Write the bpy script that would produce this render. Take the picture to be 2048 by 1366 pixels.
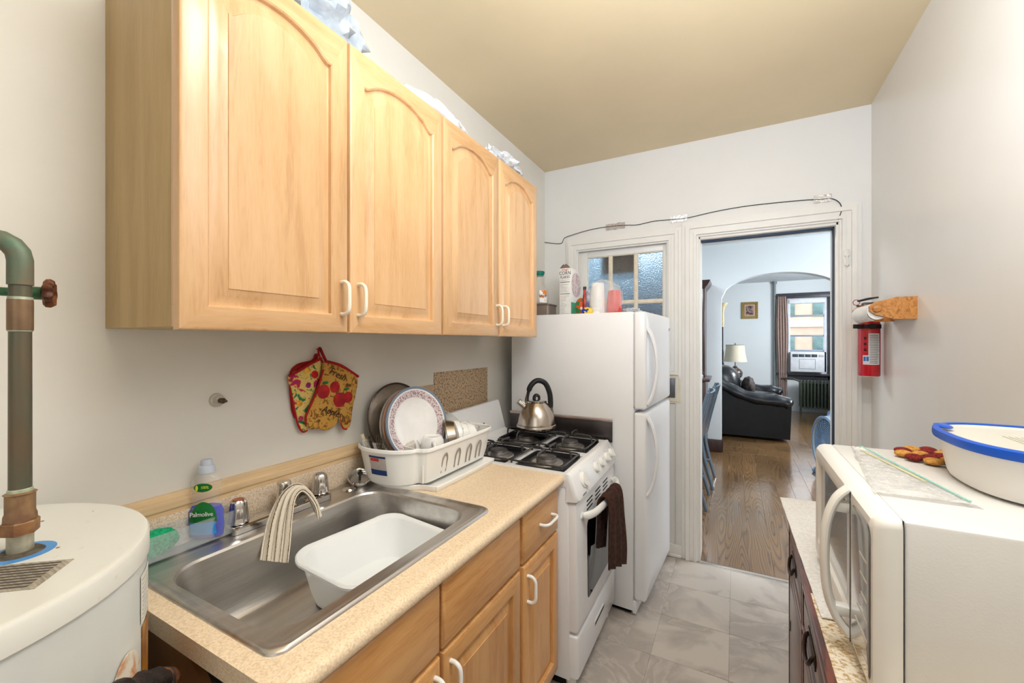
import bpy, bmesh, math, random
from mathutils import Vector, Matrix, noise as mn
R = random.Random(7)
PI = math.pi
SC = bpy.context.scene
for o in list(bpy.data.objects): bpy.data.objects.remove(o)
COL = SC.collection

# ---------------------------------------------------------------- camera
cd = bpy.data.cameras.new('camera'); cam = bpy.data.objects.new('camera', cd); COL.objects.link(cam)
cd.sensor_width = 36.0; cd.lens = 36.0*832/2048; cd.clip_start = .02; cd.clip_end = 200
cam.location = (0, 0, 1.356); cam.rotation_euler = (PI/2, 0, math.radians(28.24))
SC.camera = cam
# ---------------------------------------------------------------- world, exposure
SC.view_settings.view_transform = 'Standard'; SC.view_settings.look = 'None'
SC.view_settings.gamma = 1; SC.view_settings.use_curve_mapping = False
SC.view_settings.exposure = 0.12
w = bpy.data.worlds.new('world'); SC.world = w; w.use_nodes = True
w.node_tree.nodes['Background'].inputs[0].default_value = (.86, .93, 1, 1)
w.node_tree.nodes['Background'].inputs[1].default_value = 2.6
# ---------------------------------------------------------------- lights
def area(name, loc, aim, sx, sy, power, col, spread=PI):
    l = bpy.data.lights.new(name, 'AREA'); l.shape = 'RECTANGLE'; l.size = sx; l.size_y = sy
    l.energy = power; l.color = col; l.spread = spread
    o = bpy.data.objects.new(name, l); COL.objects.link(o); o.location = loc
    o.rotation_euler = (Vector(aim)-Vector(loc)).to_track_quat('-Z', 'Y').to_euler()
    return o
area('kitchen_ceiling_light', (.05, .60, 2.50), (.0, .85, 0), .45, .45, 12, (.95, .97, 1))
area('bounce_flash', (.12, .42, 1.95), (.14, .80, 2.6), .6, .6, 36, (.78, .88, 1))
area('kitchen_rear_fill_light', (.1, -1.15, 1.75), (-.3, 2, 1.5), 1.1, 1.2, 4.5, (.90, .96, 1))  # added soft fill from behind the camera; the wall there has no window
area('dining_side_fill_light', (2.3, 4.4, 1.6), (-1, 4.3, 1.1), 1.6, 1.5, 72, (.88, .94, 1))  # unseen fill added at the dining side wall, which has no window
area('dining_top_fill_light', (-.9, 4.1, 2.48), (-.9, 4.1, 0), .6, .6, 30, (.90, .95, 1))  # overhead fill added to brighten the dining room, no fixture hangs here
area('living_side_fill_light', (2.4, 7.6, 1.6), (-1, 7.8, 1.0), 1.4, 1.5, 180, (.92, .96, 1))  # added side fill for the living room, away from the street window

# ---------------------------------------------------------------- materials
def lin(c):
    r = []
    for v in c:
        v /= 255.; r.append(v/12.92 if v <= .04045 else ((v+.055)/1.055)**2.4)
    return (r[0], r[1], r[2], 1)
MC = {}
def M(name, col, rough=.5, metal=0., var=.06, vs=12., bump=0., bs=60., spec=.5, trans=0., coat=0., ior=1.45,
      alpha=1., emit=0., stretch=(1, 1, 1), col2=None, aniso=None, detail=4, sheen=0., lo=.35, hi=.65, dist=0.):
    """principled material with a noise colour variation and noise bump"""
    if name in MC: return MC[name]
    m = bpy.data.materials.new(name); m.use_nodes = True; nt = m.node_tree; N = nt.nodes; L = nt.links
    p = N['Principled BSDF']; A = lin(col); B = lin(col2) if col2 else tuple(min(1, x*(1+var)) for x in A[:3])+(1,)
    if not col2: A = tuple(x*(1-var) for x in A[:3])+(1,)
    tc = N.new('ShaderNodeTexCoord'); oi = N.new('ShaderNodeObjectInfo'); ad = N.new('ShaderNodeVectorMath'); ad.operation = 'MULTIPLY_ADD'
    mp = N.new('ShaderNodeMapping'); mp.inputs['Scale'].default_value = stretch
    ad.inputs[0].default_value = (1, 1, 1)
    sc = N.new('ShaderNodeVectorMath'); sc.operation = 'SCALE'; sc.inputs[0].default_value = (7, 5, 3)
    L.new(oi.outputs['Random'], sc.inputs['Scale'])
    L.new(tc.outputs['Object'], ad.inputs[0]); ad.inputs[1].default_value = (1, 1, 1); L.new(sc.outputs[0], ad.inputs[2])
    L.new(ad.outputs[0], mp.inputs['Vector'])
    nz = N.new('ShaderNodeTexNoise'); nz.inputs['Scale'].default_value = vs; nz.inputs['Detail'].default_value = detail
    nz.inputs['Distortion'].default_value = dist
    L.new(mp.outputs[0], nz.inputs['Vector'])
    cr = N.new('ShaderNodeValToRGB'); cr.color_ramp.elements[0].position = lo; cr.color_ramp.elements[1].position = hi
    cr.color_ramp.elements[0].color = A; cr.color_ramp.elements[1].color = B
    L.new(nz.outputs['Fac'], cr.inputs[0]); L.new(cr.outputs[0], p.inputs['Base Color'])
    p.inputs['Roughness'].default_value = rough; p.inputs['Metallic'].default_value = metal
    p.inputs['Specular IOR Level'].default_value = spec; p.inputs['IOR'].default_value = ior
    p.inputs['Transmission Weight'].default_value = trans; p.inputs['Coat Weight'].default_value = coat
    p.inputs['Coat Roughness'].default_value = .15; p.inputs['Alpha'].default_value = alpha
    p.inputs['Sheen Weight'].default_value = sheen
    if emit:
        p.inputs['Emission Color'].default_value = lin(col); p.inputs['Emission Strength'].default_value = emit
    if bump:
        n2 = N.new('ShaderNodeTexNoise'); n2.inputs['Scale'].default_value = bs; n2.inputs['Detail'].default_value = 3
        L.new(mp.outputs[0], n2.inputs['Vector'])
        b = N.new('ShaderNodeBump'); b.inputs['Strength'].default_value = bump; b.inputs['Distance'].default_value = .01
        L.new(n2.outputs['Fac'], b.inputs['Height']); L.new(b.outputs[0], p.inputs['Normal'])
    MC[name] = m; return m
def wood(name, c1, c2, stretch, rough=.4, scale=9., coat=.2, bump=.03, dist=1.2, extra=None, knots=None):
    """two-scale grain: broad figure plus fine fibres, stretched along one axis"""
    m = bpy.data.materials.new(name); m.use_nodes = True; nt = m.node_tree; N = nt.nodes; L = nt.links
    p = N['Principled BSDF']; tc = N.new('ShaderNodeTexCoord'); oi = N.new('ShaderNodeObjectInfo')
    sc = N.new('ShaderNodeVectorMath'); sc.operation = 'SCALE'; sc.inputs[0].default_value = (7, 5, 3); L.new(oi.outputs['Random'], sc.inputs['Scale'])
    ad = N.new('ShaderNodeVectorMath'); L.new(tc.outputs['Object'], ad.inputs[0]); L.new(sc.outputs[0], ad.inputs[1])
    mp = N.new('ShaderNodeMapping'); mp.inputs['Scale'].default_value = stretch; L.new(ad.outputs[0], mp.inputs['Vector'])
    n1 = N.new('ShaderNodeTexNoise'); n1.inputs['Scale'].default_value = scale; n1.inputs['Detail'].default_value = 5; n1.inputs['Distortion'].default_value = dist
    n2 = N.new('ShaderNodeTexNoise'); n2.inputs['Scale'].default_value = scale*9; n2.inputs['Detail'].default_value = 2
    L.new(mp.outputs[0], n1.inputs['Vector']); L.new(mp.outputs[0], n2.inputs['Vector'])
    mx = N.new('ShaderNodeMath'); mx.operation = 'MULTIPLY_ADD'; mx.inputs[1].default_value = .3
    m2 = N.new('ShaderNodeMath'); m2.operation = 'MULTIPLY'; m2.inputs[1].default_value = .7
    L.new(n1.outputs['Fac'], m2.inputs[0]); L.new(n2.outputs['Fac'], mx.inputs[0]); L.new(m2.outputs[0], mx.inputs[2])
    cr = N.new('ShaderNodeValToRGB'); e = cr.color_ramp.elements; e[0].position = .36; e[1].position = .62
    e[0].color = lin(c1); e[1].color = lin(c2)
    if extra:
        x = e.new(.47); x.color = lin(extra)
    L.new(mx.outputs[0], cr.inputs[0])
    # tone shift from piece to piece
    hs = N.new('ShaderNodeHueSaturation'); mr = N.new('ShaderNodeMapRange'); mr.inputs[3].default_value = .9; mr.inputs[4].default_value = 1.1
    L.new(oi.outputs['Random'], mr.inputs[0]); L.new(mr.outputs[0], hs.inputs['Value']); L.new(cr.outputs[0], hs.inputs['Color'])
    L.new(hs.outputs[0], p.inputs['Base Color'])
    p.inputs['Roughness'].default_value = rough; p.inputs['Coat Weight'].default_value = coat; p.inputs['Coat Roughness'].default_value = .2
    b = N.new('ShaderNodeBump'); b.inputs['Strength'].default_value = bump*3; b.inputs['Distance'].default_value = .002
    L.new(mx.outputs[0], b.inputs['Height']); L.new(b.outputs[0], p.inputs['Normal'])
    MC[name] = m; return m
def mix_alpha(name, col, alpha, rough=.15, bump=.0, bs=30, spec=.5):
    m = M(name, col, rough, alpha=alpha, bump=bump, bs=bs, spec=spec, var=.02); return m

wall_m = M('painted_wall', (230, 227, 223), .42, var=.012, vs=3, bump=.05, bs=18)
wallL_m = M('painted_wall_left', (228, 223, 214), .5, var=.02, vs=4, bump=.06, bs=14, detail=6)
wallR_m = M('gloss_wall_right', (232, 229, 225), .3, var=.012, vs=3, bump=.03, bs=9)
ceil_m = M('tan_ceiling', (222, 202, 166), .42, var=.03, vs=2, bump=.02, bs=12)
trim_m = M('white_trim_paint', (232, 228, 222), .35, var=.02, vs=8, bump=.05, bs=30)
cool_m = M('dining_wall_paint', (222, 228, 230), .6, var=.015, vs=2)
white_m = M('white_enamel', (236, 236, 238), .22, var=.01, vs=5, coat=.3)
fridge_m = M('fridge_white', (232, 232, 234), .28, var=.01, vs=5, bump=.03, bs=160)
plastic_w = M('white_plastic', (240, 239, 236), .35, var=.015, vs=6)
cream_p = M('cream_plastic', (240, 232, 214), .3, var=.02, vs=6)
gasket_m = M('gasket', (196, 190, 188), .6)
black_m = M('black_enamel', (22, 22, 24), .3, var=.2, vs=30)
rubber_m = M('black_rubber', (26, 26, 28), .55, var=.1)
dark_m = M('dark_gap', (12, 11, 10), .8)
steel_m = M('brushed_steel', (206, 202, 198), .34, 1., var=.09, vs=40, stretch=(1, .06, 1), bump=.06, bs=180)
chrome_m = M('chrome', (214, 212, 210), .08, 1., var=.02)
worktop_m = M('speckled_laminate', (214, 188, 154), .42, vs=260, col2=(238, 216, 186), detail=2, lo=.3, hi=.6)
splash_m = M('speckled_backsplash', (190, 166, 140), .45, vs=240, col2=(226, 208, 184), detail=2, lo=.3, hi=.6)
MAPV = wood('maple_vertical', (204, 158, 110), (222, 180, 134), (5, 5, .5), rough=.33, scale=5, coat=.35, bump=.004, extra=(215, 171, 123), dist=.5)
MAPH = wood('maple_horizontal', (200, 153, 105), (218, 176, 130), (5, .5, 5), rough=.33, scale=5, coat=.35, bump=.004, extra=(211, 166, 118), dist=.5)
MAPS = wood('maple_side_panel', (178, 148, 98), (192, 163, 112), (5, 5, .4), rough=.5, scale=6, coat=.05, bump=.004, dist=.4)
MLV = wood('base_maple_vertical', (196, 138, 80), (220, 168, 108), (5, 5, .5), rough=.38, scale=5, coat=.25, bump=.004, extra=(210, 154, 94), dist=.5)
MLH = wood('base_maple_horizontal', (196, 138, 80), (220, 168, 108), (5, .5, 5), rough=.38, scale=5, coat=.25, bump=.004, extra=(210, 154, 94), dist=.5)
oak_m = wood('golden_oak', (150, 92, 34), (204, 142, 70), (8, .8, 6), rough=.4, scale=9, extra=(186, 122, 54))
walnut_m = wood('red_walnut', (58, 26, 20), (112, 58, 44), (6, .8, 6), rough=.3, scale=7, coat=.4, extra=(84, 40, 30))
mahog_m = wood('dark_mahogany', (32, 16, 14), (66, 34, 28), (5, 5, .8), rough=.3, scale=7, coat=.3)
def floor_wood():
    """oak boards with cathedral figure running along y"""
    m = bpy.data.materials.new('oak_floor'); m.use_nodes = True; nt = m.node_tree; N = nt.nodes; L = nt.links; p = N['Principled BSDF']
    tc = N.new('ShaderNodeTexCoord'); oi = N.new('ShaderNodeObjectInfo')
    sc = N.new('ShaderNodeVectorMath'); sc.operation = 'SCALE'; sc.inputs[0].default_value = (7, 5, 3); L.new(oi.outputs['Random'], sc.inputs['Scale'])
    ad = N.new('ShaderNodeVectorMath'); L.new(tc.outputs['Object'], ad.inputs[0]); L.new(sc.outputs[0], ad.inputs[1])
    mp = N.new('ShaderNodeMapping'); mp.inputs['Scale'].default_value = (1, .07, 1); L.new(ad.outputs[0], mp.inputs['Vector'])
    n = N.new('ShaderNodeTexNoise'); n.inputs['Scale'].default_value = 8; n.inputs['Detail'].default_value = 1.2; L.new(mp.outputs[0], n.inputs['Vector'])
    mu = N.new('ShaderNodeMath'); mu.operation = 'MULTIPLY'; mu.inputs[1].default_value = 24; L.new(n.outputs[0], mu.inputs[0])
    fr_ = N.new('ShaderNodeMath'); fr_.operation = 'FRACT'; L.new(mu.outputs[0], fr_.inputs[0])
    cr = N.new('ShaderNodeValToRGB'); e = cr.color_ramp.elements; e[0].position = 0; e[0].color = lin((98, 70, 42)); e[1].position = .5; e[1].color = lin((138, 103, 64))
    x = e.new(.22); x.color = lin((122, 92, 60)); x = e.new(.9); x.color = lin((126, 95, 62)); x = e.new(1); x.color = lin((104, 74, 44)); L.new(fr_.outputs[0], cr.inputs[0])
    hs = N.new('ShaderNodeHueSaturation'); mr = N.new('ShaderNodeMapRange'); mr.inputs[3].default_value = .86; mr.inputs[4].default_value = 1.12
    L.new(oi.outputs['Random'], mr.inputs[0]); L.new(mr.outputs[0], hs.inputs['Value']); L.new(cr.outputs[0], hs.inputs['Color']); L.new(hs.outputs[0], p.inputs['Base Color'])
    p.inputs['Roughness'].default_value = .2; p.inputs['Coat Weight'].default_value = .5; p.inputs['Coat Roughness'].default_value = .12
    n2 = N.new('ShaderNodeTexNoise'); n2.inputs['Scale'].default_value = 6; L.new(tc.outputs['Object'], n2.inputs['Vector'])
    b = N.new('ShaderNodeBump'); b.inputs['Strength'].default_value = .12; b.inputs['Distance'].default_value = .01; L.new(n2.outputs[0], b.inputs['Height']); L.new(b.outputs[0], p.inputs['Normal']); L.new(b.outputs[0], p.inputs['Coat Normal'])
    return m
floorw_m = floor_wood()

# ---------------------------------------------------------------- geometry helpers
class G:
    def __init__(s): s.b = bmesh.new()
    def box(s, a, c, bev=0., seg=2, mi=0):
        x0, y0, z0 = a; x1, y1, z1 = c; B = s.b
        v = [B.verts.new(p) for p in ((x0,y0,z0),(x1,y0,z0),(x1,y1,z0),(x0,y1,z0),(x0,y0,z1),(x1,y0,z1),(x1,y1,z1),(x0,y1,z1))]
        f = [B.faces.new([v[i] for i in q]) for q in ((3,2,1,0),(4,5,6,7),(0,1,5,4),(1,2,6,5),(2,3,7,6),(3,0,4,7))]
        for q in f: q.material_index = mi
        if bev > 0:
            es = {e for q in f for e in q.edges}
            bmesh.ops.bevel(B, geom=list(es), offset=bev, segments=seg, profile=.5, affect='EDGES')
        return s
    def loops(s, ls, cap0=True, cap1=True, closed=True, mi=0, mf=None):
        B = s.b; V = [[B.verts.new(p) for p in l] for l in ls]; n = len(ls[0])
        for k in range(len(V)-1):
            for i in range(n if closed else n-1):
                j = (i+1) % n
                f = B.faces.new((V[k][i], V[k][j], V[k+1][j], V[k+1][i])); f.material_index = mf(k, i) if mf else mi
        if cap0: B.faces.new(V[0][::-1]).material_index = mi
        if cap1: B.faces.new(V[-1]).material_index = mi
        return s
    def tube(s, pts, r, n=10, closed=False, flat=1., up=None):
        pts = [Vector(p) for p in pts]; m = len(pts); rs = r if isinstance(r, (list, tuple)) else [r]*m
        ls = []; nrm = None
        for i, p in enumerate(pts):
            if closed: t = pts[(i+1) % m]-pts[i-1]
            else: t = pts[min(i+1, m-1)]-pts[max(i-1, 0)]
            if t.length < 1e-9: t = Vector((0, 0, 1))
            t.normalize()
            if up is not None: nrm = Vector(up)-t*Vector(up).dot(t); nrm.normalize()
            elif nrm is None:
                a = Vector((0, 0, 1)) if abs(t.z) < .9 else Vector((1, 0, 0)); nrm = (a-t*a.dot(t)).normalized()
            else:
                nrm = nrm-t*nrm.dot(t); nrm.normalize()
            bn = t.cross(nrm)
            ls.append([p+nrm*math.cos(q*2*PI/n)*rs[i]*flat+bn*math.sin(q*2*PI/n)*rs[i] for q in range(n)])
        if closed: ls.append(ls[0]); s.loops(ls, False, False); bmesh.ops.remove_doubles(s.b, verts=s.b.verts, dist=1e-6)
        else: s.loops(ls)
        return s
    def cyl(s, p, q, r, r2=None, n=24):
        return s.tube([p, q], [r, r if r2 is None else r2], n)
    def lathe(s, prof, c=(0, 0, 0), ax=(0, 0, 1), n=32, ring=None):
        q = Vector((0, 0, 1)).rotation_difference(Vector(ax).normalized()); c = Vector(c); ls = []
        for r, z in prof:
            l = []
            for i in range(n):
                a = i*2*PI/n; k = ring(a, z) if ring else 1
                l.append(c+q@Vector((max(r, 1e-4)*math.cos(a)*k, max(r, 1e-4)*math.sin(a)*k, z)))
            ls.append(l)
        k=lambda r: r[0]<.002
        return s.loops(ls, k(prof[0]), k(prof[-1]))
    def prism(s, pts, vec, mi=0):
        vec = Vector(vec); pts = [Vector(p) for p in pts]; return s.loops([pts, [p+vec for p in pts]], mi=mi)
    def ball(s, c, rx, ry=None, rz=None, n=20, m=12, f=None):
        ry = ry or rx; rz = rz or rx; ls = []
        for k in range(m+1):
            t = PI*k/m; l = []
            for i in range(n):
                a = 2*PI*i/n; d = Vector((math.sin(t)*math.cos(a), math.sin(t)*math.sin(a), -math.cos(t)))
                kk = f(d) if f else 1
                l.append((c[0]+rx*d.x*kk, c[1]+ry*d.y*kk, c[2]+rz*d.z*kk))
            ls.append(l)
        s.loops(ls); bmesh.ops.remove_doubles(s.b, verts=s.b.verts, dist=1e-6); return s
    def grid(s, fn, nu, nv, thick=0.):
        V = [[Vector(fn(i/nu, j/nv)) for j in range(nv+1)] for i in range(nu+1)]; B = s.b
        T = [[B.verts.new(p) for p in r] for r in V]; fs = []
        for i in range(nu):
            for j in range(nv): fs.append(B.faces.new((T[i][j], T[i+1][j], T[i+1][j+1], T[i][j+1])))
        if thick:
            bmesh.ops.recalc_face_normals(B, faces=fs)
            bmesh.ops.solidify(B, geom=fs, thickness=thick)
        return s
    def xf(s, mat): s.b.transform(mat); return s
def sgn(x): return (x > 0)-(x < 0)
def rrect(cx, cy, hx, hy, r, n=6):
    o = []
    for (sx, sy, a0) in ((1, 1, 0), (-1, 1, 90), (-1, -1, 180), (1, -1, 270)):
        for k in range(n+1):
            a = math.radians(a0+90*k/n); o.append((cx+sx*(hx-r)+r*math.cos(a), cy+sy*(hy-r)+r*math.sin(a)))
    return o
def spline(pts, k=6, closed=False):
    P = [Vector(p) for p in pts]; n = len(P); o = []
    for i in range(n if closed else n-1):
        if closed: a, b, c, d = P[i-1], P[i], P[(i+1) % n], P[(i+2) % n]
        else: a, b, c, d = P[max(i-1, 0)], P[i], P[i+1], P[min(i+2, n-1)]
        for j in range(k):
            t = j/k; o.append(.5*((2*b)+(c-a)*t+(2*a-5*b+4*c-d)*t*t+(3*b-a-3*c+d)*t**3))
    if not closed: o.append(P[-1])
    return o
ORG = {}
def thing(name, label, cat, loc=(0, 0, 0), rz=0., group=None, local=False, kind=None, rot=None):
    o = bpy.data.objects.new(name, None); o.empty_display_size = .05; COL.objects.link(o); o.location = loc
    o.rotation_euler = rot if rot else (0, 0, rz)
    o['label'] = label
    if cat: o['category'] = cat
    if group: o['group'] = group
    if kind: o['kind'] = kind
    ORG[o.name] = Vector((0, 0, 0)) if local else Vector(loc)
    return o
def obj(name, g, mat, parent=None, label=None, sharp=.62, org=None):
    bmesh.ops.recalc_face_normals(g.b, faces=g.b.faces)
    for e in g.b.edges:
        e.smooth = not (len(e.link_faces) == 2 and e.calc_face_angle(0) > sharp)
    for f in g.b.faces: f.smooth = True
    me = bpy.data.meshes.new(name)
    og = ORG.get(parent.name, Vector((0, 0, 0))) if parent else (Vector(org) if org else Vector((0, 0, 0)))
    g.b.transform(Matrix.Translation(-og)); g.b.to_mesh(me); g.b.free()
    for m in (mat if isinstance(mat, (list, tuple)) else [mat]): me.materials.append(m)
    o = bpy.data.objects.new(name, me); COL.objects.link(o)
    if parent: o.parent = parent; ORG[o.name] = og
    elif org: o.location = org; ORG[o.name] = og
    if label: o['label'] = label
    return o
def single(name, label, cat, g, mat, org, group=None, kind=None):
    o = obj(name, g, mat, org=org); o['label'] = label; o['category'] = cat
    if group: o['group'] = group
    if kind: o['kind'] = kind
    return o
def struct(name, g, mat, label=None, parent=None):
    o = obj(name, g, mat, parent)
    if not parent: o['kind'] = 'structure'
    if label: o['label'] = label
    return o
def text(name, s, size, mat, parent, loc, xdir, ydir, squash=1., italic=0., sp=1., ext=.0003, align='CENTER'):
    """flat lettering as a mesh; loc/xdir/ydir in world (or thing-local) axes"""
    cu = bpy.data.curves.new(name, 'FONT'); cu.body = s; cu.size = size; cu.align_x = align; cu.align_y = 'CENTER'
    cu.shear = italic; cu.extrude = ext; cu.resolution_u = 3; cu.space_character = sp
    t = bpy.data.objects.new(name, cu); COL.objects.link(t)
    dg = bpy.context.evaluated_depsgraph_get(); me = bpy.data.meshes.new_from_object(t.evaluated_get(dg))
    bpy.data.objects.remove(t)
    x = Vector(xdir).normalized(); y = Vector(ydir); y = (y-x*y.dot(x)).normalized(); z = x.cross(y)
    mt = Matrix(((x.x*squash, y.x, z.x, loc[0]), (x.y*squash, y.y, z.y, loc[1]), (x.z*squash, y.z, z.z, loc[2]), (0, 0, 0, 1)))
    me.transform(mt); me.transform(Matrix.Translation(-ORG.get(parent.name, Vector((0, 0, 0)))))
    me.materials.clear(); me.materials.append(mat)
    o = bpy.data.objects.new(name, me); COL.objects.link(o); o.parent = parent; ORG[o.name] = ORG.get(parent.name, Vector((0, 0, 0)))
    return o
def decal(name, pts, mat, parent, vec, label=None):
    return obj(name, G().prism(pts, vec), mat, parent, label)

# ================================================================ ROOM
LX, RX, BY, CH = -1.235, .628, 2.812, 2.60
struct('wall_left', G().box((LX-.12, -1.3, -.02), (LX, BY, CH+.1)), wallL_m, 'white painted left wall behind sink and cabinets')
struct('wall_right', G().box((RX, -1.3, -.02), (RX+.12, BY, CH+.1)), wallR_m, 'glossy white painted right wall')
struct('wall_front', G().box((LX-.12, -1.42, -.02), (RX+.12, -1.3, CH+.1)), wall_m, 'white wall behind the camera')
struct('ceiling', G().box((LX-.12, -1.42, CH), (RX+.12, BY+.14, CH+.1)), ceil_m, 'tan painted kitchen ceiling')
g = G()
g.box((-2.2, BY, -.02), (-.98, BY+.14, CH+.1)).box((-.98, BY, -.02), (-.39, BY+.14, 1.2)).box((-.98, BY, 2.0), (-.39, BY+.14, CH+.1))
g.box((-.39, BY, -.02), (-.20, BY+.14, CH+.1)).box((-.20, BY, 2.0), (.49, BY+.14, CH+.1)).box((.49, BY, -.02), (2.4, BY+.14, CH+.1))
struct('wall_back', g, wall_m, 'white end wall with the doorway and a frosted interior window')
# kitchen floor and its tiles
fl = struct('floor', G().box((LX-.12, -1.42, -.05), (RX+.12, BY-.02, -.006)), M('grout', (120, 112, 104), .8), 'pale stone-look tile floor of the kitchen')
def tile_mat():
    m = M('stone_tile', (206, 196, 186), .38, vs=3.6, col2=(170, 161, 154), detail=9, lo=.46, hi=.70, bump=.02, bs=20, dist=.5)
    nt = m.node_tree; N = nt.nodes; L = nt.links; cr = [n for n in N if n.type == 'VALTORGB'][0]
    e = cr.color_ramp.elements.new(.56); e.color = lin((176, 166, 158)); e = cr.color_ramp.elements.new(.572); e.color = lin((198, 188, 178)); e = cr.color_ramp.elements.new(.60); e.color = lin((182, 172, 164))
    return m
tm = tile_mat(); tg = G().box((-.1503, -.1503, -.006), (.1503, .1503, 0), .0015, 1); tile0 = obj('tile', tg, tm, fl)
first = True
ys = [BY-.032-.302*k-.151 for k in range(12)]
for yy in ys:
    for k in range(6):
        xx = -.325+.3005*(k-2.5)
        if xx > RX: continue
        t = tile0 if first else tile0.copy()
        if not first: COL.objects.link(t)
        first = False; t.location = (xx, yy, 0); t.rotation_euler = (0, 0, 0)
g = G().box((-.325-.3005*3, BY-.0315, -.006), (RX, BY-.02, 0))
obj('cut_tile_row', g, tm, fl)
g = G()
for yy in ys: g.box((-.325+.3005*3.0+.0005, yy-.1503, -.006), (RX, yy+.1503, 0))
obj('cut_tile_row', g, tm, fl)['kind'] = 'stuff'
struct('trim_8', G().box((-.2, BY-.02, -.01), (.49, BY+.005, .004), .003), M('threshold_metal', (196, 190, 182), .35, .6), 'pale metal threshold strip between tile and wood floor')
# trim round the frosted interior window
def moulding(g, x0, z0, x1, z1, y, w, steps=((0, .012), (.12, .026), (.3, .02), (.55, .03), (.8, .016), (1, .016)), sides='LRTB'):
    """mitred stepped casing round an opening x0..x1,z0..z1 on the wall plane y, w wide"""
    def L(d, h): return [(x0-d, y-h, z0-(d if 'B' in sides else 0)), (x1+d, y-h, z0-(d if 'B' in sides else 0)), (x1+d, y-h, z1+d), (x0-d, y-h, z1+d)]
    prof = [(0, 0)]
    for q, h in steps: prof += [(q*w+(.002 if q else 0), h)]
    out = [];last = 0
    for i, (q, h) in enumerate(steps):
        out.append((q*w, last)); out.append((q*w+.0015, h)); last = h
    out.append((w+.003, last)); out.append((w+.003, 0))
    ls = [L(d, h) for d, h in out]
    B = g.b; V = [[B.verts.new(p) for p in l] for l in ls]
    rng = [0, 1, 2, 3] if 'B' in sides else [1, 2, 3]
    for k in range(len(V)-1):
        for i in rng:
            j = (i+1) % 4; B.faces.new((V[k][i], V[k][j], V[k+1][j], V[k+1][i]))
    return g
struct('trim_1', moulding(G(), -.975, 1.215, -.385, 1.985, BY, .085), trim_m, 'white moulded casing round the frosted interior window')
struct('trim_2', moulding(G(), -.20, 0, .49, 2.0, BY, .092, sides='LRT'), trim_m, 'white moulded door casing of the open doorway')
struct('trim_3', G().box((-.335, BY-.011, .0), (-.285, BY, 2.08), .003), trim_m, 'white flat board between window casing and door casing')
g = G().box((-.205, BY-.004, 0), (-.19, BY+.15, 2.0), .002).box((.478, BY-.004, 0), (.492, BY+.15, 2.0), .002).box((-.2, BY-.004, 1.985), (.49, BY+.15, 2.0), .002)
struct('door_1', g, trim_m, 'white door jamb lining of the doorway')
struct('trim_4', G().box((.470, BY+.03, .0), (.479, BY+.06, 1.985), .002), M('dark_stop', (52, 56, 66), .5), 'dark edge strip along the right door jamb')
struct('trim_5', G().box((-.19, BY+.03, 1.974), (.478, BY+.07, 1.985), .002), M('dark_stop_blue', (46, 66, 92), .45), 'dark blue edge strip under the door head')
# hinge leaves on casing
for i, z in enumerate((1.80, )):
    hg = thing('hinge', 'small white painted door hinge on right door casing', 'hinge', (.52, BY-.03, z))
    for dz in (-.025, .025): obj('hinge_leaf', G().box((.508, BY-.036, z+dz-.016), (.532, BY-.026, z+dz+.016), .003), trim_m, hg)
    obj('hinge_pin', G().cyl((.52, BY-.036, z-.045), (.52, BY-.036, z+.045), .005, n=10), trim_m, hg)
# frosted window sash with separate panes
wn = thing('window_1', 'white interior window sash with frosted glass panes above the fridge', None, (-.68, BY, 1.2), kind='structure')
px = [(-.92, -.765), (-.748, -.594), (-.577, -.412)]; pz = [(1.63, 1.945), (1.295, 1.612)]
g = G(); y0, y1 = BY+.02, BY+.06
g.box((-.985, y0, 1.2), (-.92, y1, 2.0), .002).box((-.412, y0, 1.2), (-.38, y1, 2.0), .002)
g.box((-.92, y0, 1.945), (-.412, y1, 2.0), .002).box((-.92, y0, 1.2), (-.412, y1, 1.295), .002)
obj('sash_frame', g, trim_m, wn)
put_m = M('old_putty_paint', (226, 212, 190), .5, var=.08, vs=40, bump=.2, bs=60)
g = G(); g.box((-.765, y0, 1.295), (-.748, y1-.002, 1.945), .002).box((-.594, y0, 1.295), (-.577, y1-.002, 1.945), .002).box((-.92, y0+.001, 1.612), (-.412, y1-.003, 1.63), .002)
obj('glazing_bar', g, put_m, wn)
def frosted():
    m = bpy.data.materials.new('frosted_glass'); m.use_nodes = True; nt = m.node_tree; N = nt.nodes; L = nt.links; p = N['Principled BSDF']
    p.inputs['Base Color'].default_value = (.62, .82, .98, 1); p.inputs['Roughness'].default_value = .38; p.inputs['Transmission Weight'].default_value = 1; p.inputs['IOR'].default_value = 1.3  # blue daylight of the room behind is put into the glass tint
    tc = N.new('ShaderNodeTexCoord'); v = N.new('ShaderNodeTexVoronoi'); v.inputs['Scale'].default_value = 160; v.feature = 'SMOOTH_F1'
    n = N.new('ShaderNodeTexNoise'); n.inputs['Scale'].default_value = 120
    L.new(tc.outputs['Object'], v.inputs['Vector']); L.new(tc.outputs['Object'], n.inputs['Vector'])
    b = N.new('ShaderNodeBump'); b.inputs['Strength'].default_value = 1; b.inputs['Distance'].default_value = .003
    a = N.new('ShaderNodeMath'); a.operation = 'ADD'; L.new(v.outputs[0], a.inputs[0]); L.new(n.outputs[0], a.inputs[1])
    L.new(a.outputs[0], b.inputs['Height']); L.new(b.outputs[0], p.inputs['Normal']); return m
fr = frosted()
for z0, z1 in pz:
    for x0, x1 in px:
        g = G().box((x0-.001, BY+.036, z0-.001), (x1+.001, BY+.040, z1+.001)); obj('pane', g, fr, wn)
        g = moulding(G(), x0+.006, z0+.006, x1-.006, z1-.006, BY+.03, .007, steps=((0, .004),)); obj('putty', g, put_m, wn)
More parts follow.
